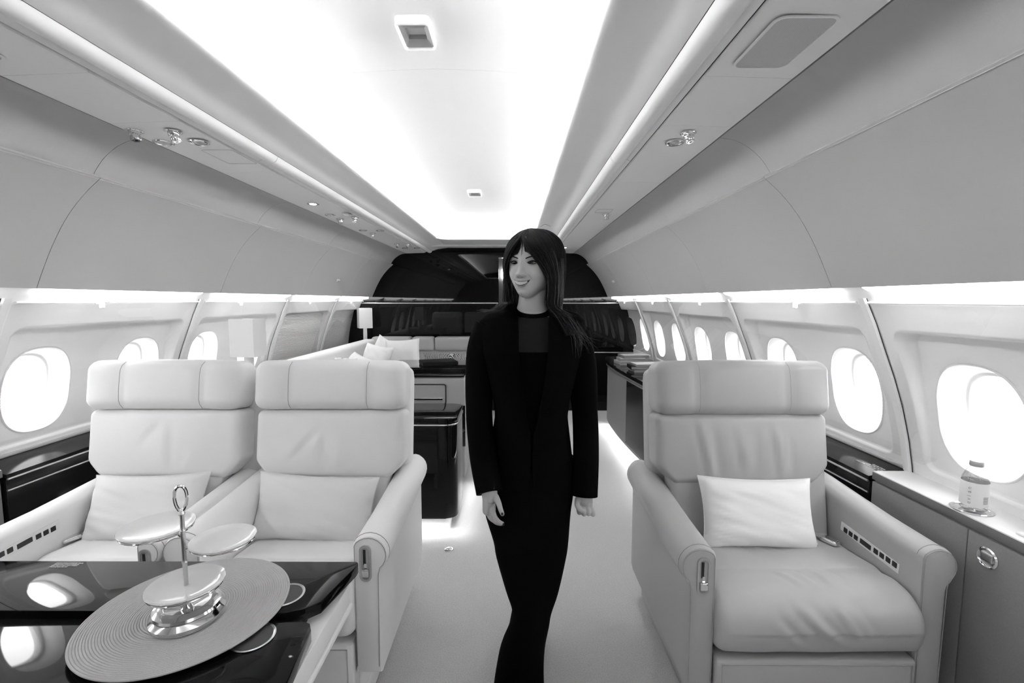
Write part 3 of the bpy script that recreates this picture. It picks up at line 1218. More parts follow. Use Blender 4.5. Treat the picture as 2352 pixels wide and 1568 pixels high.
    def bfn(q, w):
        x, y, z = q
        if w.z < -0.4:
            x *= 1 - 0.16 * sstep(-0.4, -1.0, w.z) * (1 if abs(w.x) > 0.2 else 1)
        if w.y < 0:
            y -= folds_at(x, z, BACKF[kid]) * sstep(1.0, 0.8, abs(w.z))
            y += wrinkle(x, z, 0.003, 6, 1.7 + X) * (1 - w.x ** 4)
        return (x, y, z)
    bm = BM()
    rbox(bm, (0, 0.445, 0.59), (hw - 0.002, 0.045, 0.16), 0.02, 12, (0, 0.008, 0), None, Mb)
    link('lumbar_panel', bm, lm, t)
    bm = BM()
    rbox(bm, (bsh, 0.487, 0.811), (hx, 0.065, 0.133), 0.028, 56, (0, 0.018, 0), bfn, Mb)
    link('backrest', bm, lm, t, angle=180)

    def hfn(q, w):
        x, y, z = q
        if w.z > 0:
            z += 0.006 * (1 - w.x ** 2)
        if w.y < 0:
            y += -0.012 * sstep(0.45, 0.8, abs(w.x)) + 0.004 * math.exp(-((abs(w.x) - 0.52) / 0.03) ** 2) * 2
        return (x, y, z)
    bm = BM()
    rbox(bm, (bsh, 0.512, 1.040), (hx + 0.004, 0.072, hh), 0.042, 30, (0, 0.012, 0), hfn, Mb)
    hr = link('headrest', bm, lm, t, angle=180)
    for s_ in (-1, 1):
        bm = BM()
        pts = []
        for k in range(13):
            a = -0.090 + (0.090 + hh - 0.004) * k / 12
            q_ = max(0, abs(a) - (hh - 0.042))
            p = Mb @ Vector((s_ * hx * 0.52, -0.0795 - 0.006 * (1 - (a / hh) ** 2) + 0.042 - math.sqrt(max(0, 0.042 ** 2 - q_ ** 2)), a))
            pts.append(p + Vector((bsh, 0.512, 1.040)))
        tube(bm, pts, 0.0010, 5)
        link('seam', bm, THREAD, hr)
    bm = BM()
    rbox(bm, (bsh, 0.600, 0.79), (hx - 0.004, 0.055, 0.31), 0.04, 14, (0, 0.01, 0), None, Mb)
    link('back_shell', bm, lm, t)
    return t


G3 = 'leather armchairs'
c_right = armchair('single darkened leather armchair on the right of the aisle', 0.890, 0.298, 0.105, 0.105, LEATHER_D, G3, panel=1, slot=-1, headw=0.325, ra=(1.29, 0.665))
c_mid = armchair('pale leather armchair left of the aisle, next to the aisle', -0.722, 0.232, 0.118, 0.108, LEATHER, G3, slot=1, headw=0.292, ra=(1.345, 0.67), folds=0.55)
c_left = armchair('pale leather armchair by the left windows', -1.376, 0.228, 0.10, 0.072, LEATHER, G3, panel=-1, slot=1, headw=0.300, ra=(1.345, 0.655), folds=0.55)
text_lines(None, 'printed_notice', 'LIFE VEST\nUNDER YOUR SEAT', 0.011, Matrix.Translation((-0.03, -0.0165, 0.235)) @ Matrix.Rotation(PI / 2, 4, 'X'), BLACKP, c_right)


def pillow(bm, w, h, t, n=28, seed=0):
    """pillow standing in local x-z, thickness along y"""
    for side in (-1, 1):
        vs = []
        for i in range(n + 1):
            row = []
            for j in range(n + 1):
                u, v = -1 + 2 * i / n, -1 + 2 * j / n
                x = w * u * (1 - 0.07 * (1 - v * v))
                z = h * v * (1 - 0.09 * (1 - u * u))
                th = t * ((1 - u ** 4) * (1 - v ** 4)) ** 0.55
                th *= 1 + 0.10 * noise.noise(Vector((u * 2 + seed, v * 2, seed)))
                wr = 0.011 * noise.noise(Vector((u * 3 + v * 5 + seed, v * 2, 1))) * (abs(u) + abs(v)) * 0.7 * (1 - max(abs(u), abs(v)) ** 6)
                row.append(bm.verts.new((x, side * (th + wr), z)))
            vs.append(row)
        for i in range(n):
            for j in range(n):
                f = (vs[i][j], vs[i + 1][j], vs[i + 1][j + 1], vs[i][j + 1])
                bm.faces.new(f if side < 0 else tuple(reversed(f)))
    bmesh.ops.remove_doubles(bm, verts=bm.verts, dist=0.0005)
    return bm


def put_pillow(name, label, cat, loc, rot, w, h, t, m, group=None, seed=0):
    bm = BM()
    pillow(bm, w, h, t, seed=seed)
    o = link(name, bm, m, angle=60)
    o.location = loc
    o.rotation_euler = rot
    tag(o, label, cat, group)
    bm = BM()
    pts = []
    for u, v in [(-1, -1), (1, -1), (1, 1), (-1, 1)]:
        pts.append((u, v))
    loop = []
    for k in range(4):
        a, b = pts[k], pts[(k + 1) % 4]
        for q in range(12):
            s_ = q / 12
            u, v = a[0] + (b[0] - a[0]) * s_, a[1] + (b[1] - a[1]) * s_
            loop.append((w * u * (1 - 0.07 * (1 - v * v)), 0, h * v * (1 - 0.09 * (1 - u * u))))
    tube(bm, loop, 0.0016, 5, closed=True)
    link('piping', bm, m, o)
    return o


GP = 'lumbar cushions on the armchairs'
put_pillow('cushion', 'white linen cushion on the right armchair', 'cushion', (0.882, 1.622, 0.614), (math.radians(-20), math.radians(1.5), 0), 0.208, 0.126, 0.055, LINENW, GP, 1)
put_pillow('cushion', 'pale linen cushion on the armchair next to the aisle, left of it', 'cushion', (-0.745, 1.672, 0.605), (math.radians(-22), math.radians(3), 0), 0.228, 0.124, 0.055, LINEN, GP, 4)
put_pillow('cushion', 'pale linen cushion on the armchair by the left windows', 'cushion', (-1.375, 1.672, 0.607), (math.radians(-24), math.radians(-2), 0), 0.222, 0.125, 0.055, LINEN, GP, 9)
for loc, rz, lb_ in (((1.135, 1.60, 0.523), 0.5, 'metal seat belt buckle beside the white cushion on the right armchair'), ((-1.60, 1.60, 0.525), -0.4, 'metal seat belt buckle on the armchair by the left windows')):
    t = thing('seat_belt_buckle', lb_, 'seat belt', loc, rz)
    bm = BM()
    rbox(bm, (0, 0, 0), (0.018, 0.028, 0.008), 0.006, 6)
    link('buckle', bm, CHROME, t)
    bm = BM()
    box(bm, -0.014, 0.014, 0.025, 0.10, -0.003, 0.002)
    link('strap', bm, LEATHER_T, t)

# ------------------------------------------------------------------ folding table with its things
tb = thing('folding_table', 'glossy black bi-fold table in front of the left armchairs', 'table', (-0.9, 0.75, 0))
def TL(p):
    return [(x + 0.9, y - 0.75) for x, y in p]
bm = BM()
far_leaf = [(-1.62, 0.962), (-0.60, 0.962), (-0.545, 0.956), (-0.50, 0.958), (-0.462, 0.972), (-0.437, 0.995), (-0.405, 1.135), (-0.405, 1.152), (-0.412, 1.158), (-1.62, 1.158)]
prism(bm, TL(far_leaf), 'z', 0.672, 0.700, 0.002)
fl_ = link('far_leaf', bm, LACQ, tb, angle=30)
bm = BM()
near_leaf = [(-1.62, 0.30), (-0.41, 0.30), (-0.41, 0.77), (-0.425, 0.915), (-0.436, 0.935), (-0.455, 0.943), (-0.60, 0.946), (-1.62, 0.946)]
prism(bm, TL(near_leaf), 'z', 0.664, 0.692, 0.002)
nl_ = link('near_leaf', bm, LACQ, tb, angle=30)
bm = BM()
box(bm, -1.62 + 0.9, -0.46 + 0.9, 0.93 - 0.75, 0.98 - 0.75, 0.655, 0.668)
link('hinge_strip', bm, SATIN, tb)
bm = BM()
box(bm, -0.70, 0.478, -0.45, 0.385, 0.600, 0.655, 0.004)
ap = link('apron', bm, LEATHER, tb)
bm = BM()
box(bm, 0.462, 0.484, -0.45, 0.388, 0.588, 0.600, 0.003)
link('apron_edge', bm, LEATHER, ap)
bm = BM()
box(bm, -0.55, 0.10, -0.35, -0.05, 0.0, 0.59, 0.02)
link('pedestal', bm, LEATHER, tb)
for cx_, cy_, z_, r_, par in ((-0.530, 1.018, 0.700, 0.043, fl_), (-0.535, 0.893, 0.692, 0.043, nl_)):
    bm = BM()
    lathe(bm, [(r_, 0.0005), (r_ + 0.0005, 0.002), (r_ - 0.002, 0.003), (r_ - 0.005, 0.002), (r_ - 0.006, -0.001)], (cx_ + 0.9, cy_ - 0.75, z_), 56, caps=False)
    rg_ = link('cup_holder', bm, SATIN, par)
    bm = BM()
    lathe(bm, [(r_ - 0.0055, 0.0008), (0.001, 0.0007)], (cx_ + 0.9, cy_ - 0.75, z_), 56)
    link('cup_mat', bm, CUPM, rg_)
for (x, y, z, par) in ((-1.19, 1.145, 0.7003, fl_), (-0.82, 0.765, 0.6923, nl_)):
    text_lines(None, 'printed_notice', 'STOW TABLE DURING TAXI,\nTAKE-OFF AND LANDING\nDO NOT LEAN ON TABLE\nMAX LOAD 20 KG', 0.0056, Matrix.Translation((x + 0.9, y - 0.75, z)), PAPER, par)

# round woven placemat: spiral of cord
pm = BM()
MC = (-0.715, 0.967)
RM = 0.197
for k in range(42):
    r_ = 0.005 + (RM - 0.005) * k / 41
    n_ = max(16, int(18 + 110 * r_ / RM))
    pts = [(r_ * math.cos(2 * PI * q / n_), r_ * math.sin(2 * PI * q / n_), 0.0028) for q in range(n_)]
    tube(pm, pts, 0.0026, 7, closed=True)
o = link('placemat', pm, WOVEN, angle=80)
o.location = (MC[0], MC[1], 0.7002)
tag(o, 'round pale placemat of coiled cord on the black table', 'placemat')
bm = BM()
lathe(bm, [(RM - 0.001, 0.001), (RM - 0.001, 0.0028), (0.001, 0.0028)], n=64)
link('backing', bm, THREAD, o)

# tiered plate stand
SX, SY, SZ = -0.694, 0.932, 0.7072
ts = thing('tiered_plate_stand', 'silver three-plate serving stand on the round placemat', 'serving stand', (SX, SY, SZ))
bm = BM()
lathe(bm, [(0.001, 0.004), (0.055, 0.0), (0.066, 0.001), (0.069, 0.006), (0.069, 0.012), (0.063, 0.018), (0.061, 0.021), (0.064, 0.026), (0.062, 0.031), (0.052, 0.036), (0.044, 0.036), (0.040, 0.030), (0.012, 0.022), (0.008, 0.03), (0.0055, 0.04)], n=64)
link('base', bm, CHROME, ts)
bm = BM()
lathe(bm, [(0.0045, 0.02), (0.0045, 0.12), (0.006, 0.124), (0.0045, 0.128), (0.0045, 0.19), (0.0062, 0.193), (0.0045, 0.197), (0.0045, 0.225), (0.007, 0.23), (0.005, 0.236)], n=20)
link('pole', bm, SATIN, ts)
bm = BM()
pts = [(0.011 * math.sin(a) * (1 - 0.15 * math.cos(a)), 0, 0.262 - 0.027 * math.cos(a)) for a in [2 * PI * k / 28 for k in range(28)]]
tube(bm, pts, 0.0032, 8, closed=True)
h_ = link('handle', bm, CHROME, ts)
h_.rotation_euler = (0, 0, math.radians(20))
for dx, dy, z, r in ((0.004, -0.006, 0.070, 0.072), (-0.073, 0.025, 0.180, 0.070), (0.066, 0.028, 0.152, 0.064)):
    bm = BM()
    lathe(bm, [(0.001, 0.0), (r * 0.55, 0.0), (r * 0.80, 0.003), (r * 0.97, 0.008), (r, 0.010), (r * 0.99, 0.0115), (r * 0.88, 0.007), (r * 0.78, 0.0045), (r * 0.5, 0.003), (0.001, 0.003)], (dx, dy, z), 64)
    p_ = link('plate', bm, PORC, ts)
    bm = BM()
    pts = [(dx + (r * 0.93) * math.cos(2 * PI * k / 48), dy + (r * 0.93) * math.sin(2 * PI * k / 48), z + 0.003) for k in range(48)]
    tube(bm, pts, 0.0022, 8, closed=True)
    L = math.hypot(dx, dy)
    if L > 0.03:
        e = 1 - 0.93 * r / L
        tube(bm, [(0, 0, z - 0.002), (dx * e, dy * e, z + 0.002)], 0.003, 8)
    else:
        for k in range(3):
            a = 2 * PI * k / 3 + 0.5
            tube(bm, [(0, 0, z - 0.008), (dx + r * 0.92 * math.cos(a), dy + r * 0.92 * math.sin(a), z + 0.002)], 0.002, 8)
    link('plate_ring', bm, CHROME, p_)

# ------------------------------------------------------------------ end table, console, sofa
et = thing('end_table', 'black lacquered end table with chrome band behind the aisle armchair', 'table', (-0.62, 2.88, 0))
body = rrect(-0.28, 0.28, -0.20, 0.20, 0.07, 8)
bm = BM()
prism(bm, body, 'z', 0.075, 0.645, 0.006)
link('body', bm, LACQ, et)
bm = BM()
prism(bm, rrect(-0.285, 0.285, -0.205, 0.205, 0.072, 8), 'z', 0.645, 0.653, 0.002)
link('chrome_band', bm, CHROME, et)
bm = BM()
prism(bm, rrect(-0.285, 0.285, -0.205, 0.205, 0.072, 8), 'z', 0.655, 0.688, 0.004)
link('table_top', bm, LACQ, et)
bm = BM()
prism(bm, rrect(-0.24, 0.24, -0.190, 0.17, 0.03, 5), 'z', 0.0, 0.072)
link('plinth', bm, CHROME, et)

cs = thing('console', 'leather-fronted console with inset drawer and black top behind the end table', 'console', (-0.72, 3.60, 0))
bm = BM()
rbox(bm, (0, 0.0, 0.425), (0.36, 0.20, 0.385), 0.03, 10)
link('body', bm, LEATHER_T, cs)
bm = BM()
prism(bm, rrect(-0.13, 0.21, 0.62, 0.755, 0.012, 4), 'y', -0.206, -0.198)
dr = link('drawer', bm, LEATHER_T, cs)
bm = BM()
tube(bm, [(x, -0.204, z) for x, z in rrect(-0.136, 0.216, 0.614, 0.761, 0.016, 4)], 0.004, 6, closed=True)
link('drawer_gap', bm, DARKGAP, dr)
bm = BM()
box(bm, -0.12, 0.195, -0.218, -0.206, 0.645, 0.662, 0.004)
link('handle', bm, CHROME, dr)
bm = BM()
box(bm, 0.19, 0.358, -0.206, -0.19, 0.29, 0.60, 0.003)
dp = link('reflection_panel', bm, LEDGE, cs)  # added dark slab standing in for the end table's reflection
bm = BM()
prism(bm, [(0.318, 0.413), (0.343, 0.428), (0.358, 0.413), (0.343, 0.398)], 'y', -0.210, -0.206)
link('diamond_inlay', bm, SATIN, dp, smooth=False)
bm = BM()
box(bm, -0.35, 0.35, -0.19, 0.72, 0.812, 0.826, 0.004)
link('top', bm, LACQ, cs)
bm = BM()
rbox(bm, (0, 0.46, 0.41), (0.34, 0.25, 0.395), 0.01, 4)
link('rear_body', bm, LACQ, cs)
bk = thing('book', 'large dark book lying on the black console top', 'book', (-0.66, 4.02, 0.8262), 0.35)
bm = BM()
box(bm, -0.15, 0.15, -0.11, 0.11, 0, 0.034, 0.003)
link('cover', bm, BOOKD, bk)
bm = BM()
box(bm, -0.146, 0.152, -0.112, 0.106, 0.005, 0.029)
link('pages', bm, BOOKD, bk)

# sofa along the left wall and across the far end
sf = thing('sofa', 'pale corner sofa along the left wall at the far end', 'sofa', (-1.5, 4.6, 0))
bm = BM()
rbox(bm, (0.06, 0.0, 0.23), (0.33, 0.98, 0.18), 0.04, 12)
rbox(bm, (0.55, 0.72, 0.23), (0.50, 0.30, 0.18), 0.04, 12)
link('seat', bm, LEATHER, sf)
bm = BM()
rbox(bm, (-0.20, -0.12, 0.66), (0.09, 1.0, 0.27), 0.06, 16)
link('backrest', bm, LEATHER, sf)
for x0, x1 in ((-0.2, 0.28), (0.285, 0.55), (0.555, 1.15)):
    bm = BM()
    rbox(bm, ((x0 + x1) / 2, 0.96, 0.865), ((x1 - x0) / 2, 0.075, 0.085), 0.035, 10)
    link('back_cushion', bm, LEATHER_D, sf)
bm = BM()
rbox(bm, (0.62, 1.0, 0.58), (0.50, 0.07, 0.24), 0.03, 8)
link('back_frame', bm, LEATHER_D, sf)
GS = 'throw pillows on the corner sofa'
put_pillow('throw_pillow', 'large upright white pillow at the corner of the sofa', 'pillow', (-1.14, 4.75, 0.82), (math.radians(-8), math.radians(-3), math.radians(4)), 0.175, 0.165, 0.06, LINENW, GS, 2)
put_pillow('throw_pillow', 'white pillow leaning just left of the large upright pillow', 'pillow', (-1.36, 4.55, 0.80), (math.radians(-20), math.radians(6), math.radians(-25)), 0.17, 0.15, 0.06, LINENW, GS, 5)
put_pillow('throw_pillow', 'white pillow against the sofa back, with one corner pointing up', 'pillow', (-1.40, 4.98, 0.82), (math.radians(-14), math.radians(24), math.radians(-20)), 0.15, 0.15, 0.055, LINENW, GS, 7)
put_pillow('throw_pillow', 'crumpled white pillow nearest to the armchairs', 'pillow', (-1.42, 4.15, 0.77), (math.radians(-32), math.radians(10), math.radians(-40)), 0.16, 0.13, 0.06, LINENW, GS, 11)
put_pillow('patterned_cushion', 'black and white patterned cushion on the far end of the sofa', 'cushion', (-0.72, 5.32, 0.70), (math.radians(-10), 0, 0), 0.33, 0.075, 0.05, PATTERN, None, 3)
GF = 'white flowers low behind the armchairs'
for k, (x, y, z) in enumerate(((-1.42, 3.72, 0.908), (-1.37, 3.75, 0.900), (-1.30, 3.74, 0.902))):
    bm = BM()
    for q in range(6):
        a = 2 * PI * q / 6 + k
        rbox(bm, (0.016 * math.cos(a), 0.016 * math.sin(a), 0.004 * (q % 2)), (0.012, 0.012, 0.007), 0.0065, 3)
    f_ = link('flower', bm, LINENW)
    f_.location = (x, y, z)
    tag(f_, ['leftmost', 'middle', 'rightmost'][k] + ' of three small white blossoms showing just above the armchair', 'flower', GF)
    bm = BM()
    tube(bm, [(0, 0, -0.005), (0.0, 0.0, -0.50)], 0.002, 6)
    link('stem', bm, THREAD, f_)


def lamp(label, x, y, zb, ztop, rz=0.0):
    t = thing('lamp', label, 'lamp', (x, y, zb), rz, 'box shade lamps by the left windows')
    H = ztop - zb
    bm = BM()
    box(bm, -0.06, 0.06, -0.06, 0.06, 0, 0.02, 0.003)
    link('lamp_base', bm, SATIN, t)
    bm = BM()
    box(bm, -0.021, 0.021, -0.021, 0.021, 0.02, H - 0.22, 0.003)
    link('stem', bm, PORC, t)
    bm = BM()
    w = 0.076
    o_ = [(-w, -w), (w, -w), (w, w), (-w, w)]
    i_ = [(a * 0.98, b * 0.98) for a, b in o_]
    loft(bm, [[(a, b, H - 0.24) for a, b in o_], [(a, b, H) for a, b in o_], [(a, b, H) for a, b in i_], [(a, b, H - 0.24) for a, b in i_]] + [[(a, b, H - 0.24) for a, b in o_]])
    link('lamp_shade', bm, SHADE, t, smooth=False)
    return t


lamp('near lamp with square white shade behind the left window armchair', -1.715, 2.98, 0.0, 1.262, 0.0)
lamp('far lamp with square white shade in front of the black bulkhead', -1.800, 5.60, 0.0, 1.290, 0.50)

# ------------------------------------------------------------------ curved credenza on the right
cr = thing('credenza', 'bow-fronted dark credenza with glossy top along the right wall', 'credenza', (1.2, 3.9, 0))
fr_pts = [(1.31, 2.50), (1.20, 2.62), (1.10, 2.95), (1.03, 3.3), (0.985, 3.8), (0.965, 4.3), (0.97, 4.75), (1.00, 5.05), (1.05, 5.22)]
cv = [(p.x, p.y) for p in catmull([(a, b, 0) for a, b in fr_pts], 6)]
def cred(off, back=1.47):
    return [(x + off - 1.2, y - 3.9) for x, y in cv] + [(back - 1.2, 5.30 - 3.9), (back - 1.2, 2.50 - 3.9)]
bm = BM()
prism(bm, cred(0.03), 'z', 0.09, 0.715, 0.004)
b_ = link('body', bm, SIDEB, cr, angle=30)
bm = BM()
prism(bm, cred(0.09), 'z', 0.0, 0.09)
link('toe_kick', bm, LEATHER, cr, angle=30)
bm = BM()
prism(bm, cred(0.0), 'z', 0.722, 0.752, 0.005)
link('top', bm, LACQ, cr, angle=30)
bm = BM()
tube(bm, [(x + 0.018 - 1.2, y - 3.9, 0.69) for x, y in cv], 0.005, 6)
link('metal_strip', bm, SATIN, cr)
# dark doors
for a, b, lab in ((6, 17, 0), (18, 27, 1)):
    bm = BM()
    seg = cv[a:b + 1]
    rings = [[(x + 0.024 - 1.2, y - 3.9, 0.12), (x + 0.024 - 1.2, y - 3.9, 0.675), (x + 0.034 - 1.2, y - 3.9, 0.675), (x + 0.034 - 1.2, y - 3.9, 0.12)] for x, y in seg]
    loft(bm, rings, True, True, True)
    d_ = link('door', bm, LACQ, cr, angle=30)
    x, y = seg[3]
    bm = BM()
    lathe(bm, [(0.026, 0), (0.026, -0.006), (0.02, -0.010), (0.001, -0.008)], (x + 0.022 - 1.2, y - 3.9, 0.60), 32, 'x')
    link('handle', bm, CHROME, d_)

GB = 'books stacked on the credenza'
stacks = [
    ('dark hardback at the bottom of the near book stack', 1.17, 4.12, 0.752, 0.12, 0.09, 0.022, BOOKM, 0.06),
    ('black hardback in the middle of the near book stack', 1.165, 4.13, 0.7745, 0.13, 0.10, 0.03, BOOKD, -0.05),
    ('pale topmost hardback of the near book stack', 1.185, 4.12, 0.805, 0.12, 0.085, 0.018, BOOKL, 0.10),
    ('white hardback at the bottom of the far book stack', 1.16, 4.62, 0.752, 0.13, 0.10, 0.03, BOOKL, 0.1),
    ('grey hardback in the middle of the far book stack', 1.17, 4.62, 0.7825, 0.12, 0.10, 0.03, BOOKL, 0.0),
    ('dark topmost hardback of the far book stack', 1.20, 4.63, 0.813, 0.13, 0.09, 0.028, BOOKM, 0.14)]
for lb_, x, y, z, hx_, hy_, th_, m_, rz in stacks:
    t = thing('book', lb_, 'book', (x, y, z + 0.0003), rz, GB)
    bm = BM()
    box(bm, -hx_, hx_, -hy_, hy_, 0, 0.003, 0.0008)
    box(bm, -hx_, hx_, -hy_, hy_, th_ - 0.003, th_, 0.0008)
    box(bm, -hx_, -hx_ + 0.003, -hy_, hy_, 0, th_, 0.0008)
    link('cover', bm, m_, t)
    bm = BM()
    box(bm, -hx_ + 0.003, hx_ - 0.004, -hy_ + 0.004, hy_ - 0.004, 0.003, th_ - 0.003)
    link('pages', bm, BOOKM, t)

# floor lights under the furniture
area('plinth_light', (-0.62, 2.66, 0.068), (0, 0, 0), 0.5, 0.02, 0.3)
area('plinth_light', (-0.335, 3.0, 0.10), (0, math.radians(-50), 0), 0.02, 0.8, 0.32)
area('plinth_light', (1.05, 4.0, 0.085), (0, math.radians(40), 0), 0.02, 2.2, 2.4)
# floor fitting
fp = thing('floor_fitting', 'small round metal fitting set in the carpet', 'floor fitting', (-0.36, 2.47, 0))
bm = BM()
lathe(bm, [(0.024, 0), (0.024, 0.003), (0.019, 0.005), (0.010, 0.003), (0.001, 0.003)], n=32)
link('disc', bm, SATIN, fp)
bm = BM()
lathe(bm, [(0.006, 0.003), (0.006, 0.007), (0.001, 0.008)], n=16)
link('pin', bm, CHROME, fp)

# ------------------------------------------------------------------ the woman in the aisle
PX, PY, PZE = 0.063, 1.507, 1.495        # head centre at eye level
HM = Matrix.Translation((PX, PY, PZE)) @ Matrix.Rotation(math.radians(-28), 4, 'Z') @ Matrix.Rotation(math.radians(2), 4, 'Y')
HP = [  # z, half width, front, back
    (0.106, 0.005, 0.008, 0.010), (0.097, 0.030, 0.036, 0.044), (0.082, 0.051, 0.060, 0.070), (0.058, 0.066, 0.077, 0.088), (0.030, 0.0725, 0.083, 0.095),
    (0.0, 0.0725, 0.081, 0.095), (-0.020, 0.0715, 0.082, 0.091), (-0.040, 0.067, 0.082, 0.083), (-0.060, 0.056, 0.081, 0.070), (-0.078, 0.043, 0.080, 0.055),
    (-0.092, 0.031, 0.079, 0.035), (-0.101, 0.021, 0.074, 0.010), (-0.106, 0.010, 0.064, -0.025)]


def hprof(z):
    if z >= HP[0][0]:
        return HP[0][1:]
    for a, b in zip(HP[:-1], HP[1:]):
        if b[0] <= z <= a[0]:
            t = (a[0] - z) / (a[0] - b[0])
            return tuple(a[k] + (b[k] - a[k]) * t for k in (1, 2, 3))
    return HP[-1][1:]


def G(x, z, cx, cz, sx, sz):
    return math.exp(-((x - cx) / sx) ** 2 - ((z - cz) / sz) ** 2)


def bumps(x, z):
    ax = abs(x)
    d = 0.0
    t = max(0.0, min(1.0, (0.008 - z) / 0.046))
    if z < 0.03:
        hgt = (0.003 + 0.021 * t ** 1.2) * sstep(-0.047, -0.038, z) * sstep(0.03, 0.0, z)
        d += hgt * math.exp(-(x / (0.0062 + 0.0055 * t)) ** 2)
    d += 0.008 * G(ax, z, 0.0125, -0.036, 0.0055, 0.0055)
    d += 0.0035 * G(ax, z, 0.028, 0.019, 0.022, 0.007)
    d -= 0.0085 * G(ax, z, 0.030, 0.001, 0.0135, 0.0095)
    d += 0.0055 * G(ax, z, 0.041, -0.034, 0.016, 0.015)
    d -= 0.0022 * G(ax, z, 0.027 + max(0, -0.04 - z) * 0.35, z, 0.0035, 1) * sstep(-0.075, -0.055, z) * sstep(-0.030, -0.045, z)
    d += 0.0045 * G(x, z, 0, -0.062, 0.024, 0.013)
    d -= 0.003 * G(x, z, 0, -0.081, 0.014, 0.005)
    d += 0.004 * G(x, z, 0, -0.093, 0.014, 0.008)
    return d


def face_y(x, z):
    w, f, b = hprof(z)
    k = min(0.999, abs(x) / w)
    return -(f * (1 - k ** 2.3) ** (1 / 2.3)) - bumps(x, z)


def face_pt(x, z, off=0.0015):
    return HM @ Vector((x, face_y(x, z) - off, z))


person = thing('person', 'smiling woman with long dark hair in a black blazer and trousers, walking in the aisle', 'person', (0.06, 1.5, 0))
PIN = Matrix.Translation((-0.06, -1.5, 0))


def plink(name, bm, m, parent=None, **kw):
    bm.transform(PIN)
    return link(name, bm, m, parent or person, **kw)


bm = BM()
rings = []
NZ_, NA = 90, 120
for i in range(NZ_ + 1):
    z = 0.106 - 0.212 * (1 - math.cos(PI * i / NZ_)) / 2
    w, f, b = hprof(z)
    ring = []
    for k in range(NA):
        a = 2 * PI * k / NA
        c, s = math.cos(a), math.sin(a)
        e = 2.3
        x = w * math.copysign(abs(c) ** (2 / e), c)
        d = f if s < 0 else b
        y = d * math.copysign(abs(s) ** (2 / e), s)
        if s < 0:
            y -= bumps(x, z) * min(1, -s * 2.5)
        if b < 0 and s > 0:
            y = -0.03 + 0.0 * s
        ring.append(HM @ Vector((x, y, z)))
    rings.append(ring)
loft(bm, rings, True, True, True)
# ears
for s_ in (-1, 1):
    rbox(bm, (0, 0, 0), (0.006, 0.016, 0.028), 0.006, 6, M=HM @ Matrix.Translation((s_ * 0.074, 0.012, -0.012)))
# neck, torso
def ell(zc, xc, rx, yc, ry, n=48, e=2.2):
    out = []
    for k in range(n):
        a = 2 * PI * k / n
        c, s = math.cos(a), math.sin(a)
        out.append((xc + rx * math.copysign(abs(c) ** (2 / e), c), yc + ry * math.copysign(abs(s) ** (2 / e), s), zc))
    return out
loft(bm, [ell(1.45, 0.066, 0.045, 1.525, 0.05), ell(1.41, 0.065, 0.0455, 1.523, 0.05), ell(1.37, 0.062, 0.048, 1.522, 0.051), ell(1.345, 0.060, 0.054, 1.522, 0.054), ell(1.325, 0.060, 0.09, 1.52, 0.06),
          ell(1.30, 0.060, 0.135, 1.52, 0.07), ell(1.24, 0.06, 0.13, 1.515, 0.08), ell(1.12, 0.058, 0.115, 1.515, 0.08), ell(1.02, 0.056, 0.105, 1.515, 0.075), ell(0.9, 0.055, 0.125, 1.515, 0.085), ell(0.8, 0.052, 0.12, 1.51, 0.085), ell(0.74, 0.052, 0.07, 1.51, 0.06)], True, True, True)
# arms and legs of the body
SL = [(-0.070, 1.515, 1.295), (-0.104, 1.515, 1.20), (-0.114, 1.498, 1.03), (-0.098, 1.440, 0.89), (-0.075, 1.385, 0.790)]
SR = [(0.190, 1.515, 1.275), (0.221, 1.52, 1.16), (0.235, 1.512, 1.02), (0.236, 1.480, 0.88), (0.229, 1.452, 0.752)]
tube(bm, catmull(SL + [(-0.075, 1.378, 0.765)], 6), lambda t: 0.036 - 0.014 * t, 16)
tube(bm, catmull(SR + [(0.229, 1.449, 0.735)], 6), lambda t: 0.036 - 0.014 * t, 16)
tube(bm, catmull([(0.02, 1.50, 0.84), (0.045, 1.46, 0.60), (0.058, 1.43, 0.38), (0.03, 1.44, 0.2), (0.02, 1.46, 0.06)], 6), lambda t: 0.065 - 0.03 * t, 16)
tube(bm, catmull([(0.11, 1.52, 0.84), (0.10, 1.56, 0.60), (0.08, 1.62, 0.38), (0.06, 1.69, 0.2), (0.055, 1.74, 0.08)], 6), lambda t: 0.065 - 0.03 * t, 16)
# her right hand (left in the picture): back of the hand towards the camera, fingers curled
def finger(pts, r0, r1):
    tube(bm, catmull(pts, 5), lambda t: r0 + (r1 - r0) * t, 12)
    for p, r in ((pts[0], r0), (pts[-1], r1)):
        bmesh.ops.create_icosphere(bm, subdivisions=2, radius=r, matrix=Matrix.Translation(p))
rbox(bm, (-0.0755, 1.374, 0.757), (0.0205, 0.0135, 0.031), 0.012, 8, M=Matrix.Rotation(math.radians(28), 4, 'Z'))
for pts, r0, r1 in (([(-0.065, 1.363, 0.742), (-0.057, 1.357, 0.724), (-0.046, 1.357, 0.711), (-0.034, 1.362, 0.702)], 0.0092, 0.0062),
                    ([(-0.071, 1.370, 0.736), (-0.065, 1.366, 0.717), (-0.053, 1.366, 0.704), (-0.040, 1.371, 0.697)], 0.0092, 0.0062),
                    ([(-0.078, 1.379, 0.735), (-0.073, 1.377, 0.716), (-0.062, 1.378, 0.704), (-0.049, 1.383, 0.698)], 0.0088, 0.0060),
                    ([(-0.085, 1.388, 0.738), (-0.081, 1.388, 0.722), (-0.072, 1.389, 0.711), (-0.061, 1.392, 0.706)], 0.0080, 0.0055),
                    ([(-0.055, 1.368, 0.785), (-0.046, 1.354, 0.772), (-0.040, 1.348, 0.755), (-0.034, 1.345, 0.741)], 0.0098, 0.0068)):
    finger(pts, r0, r1)
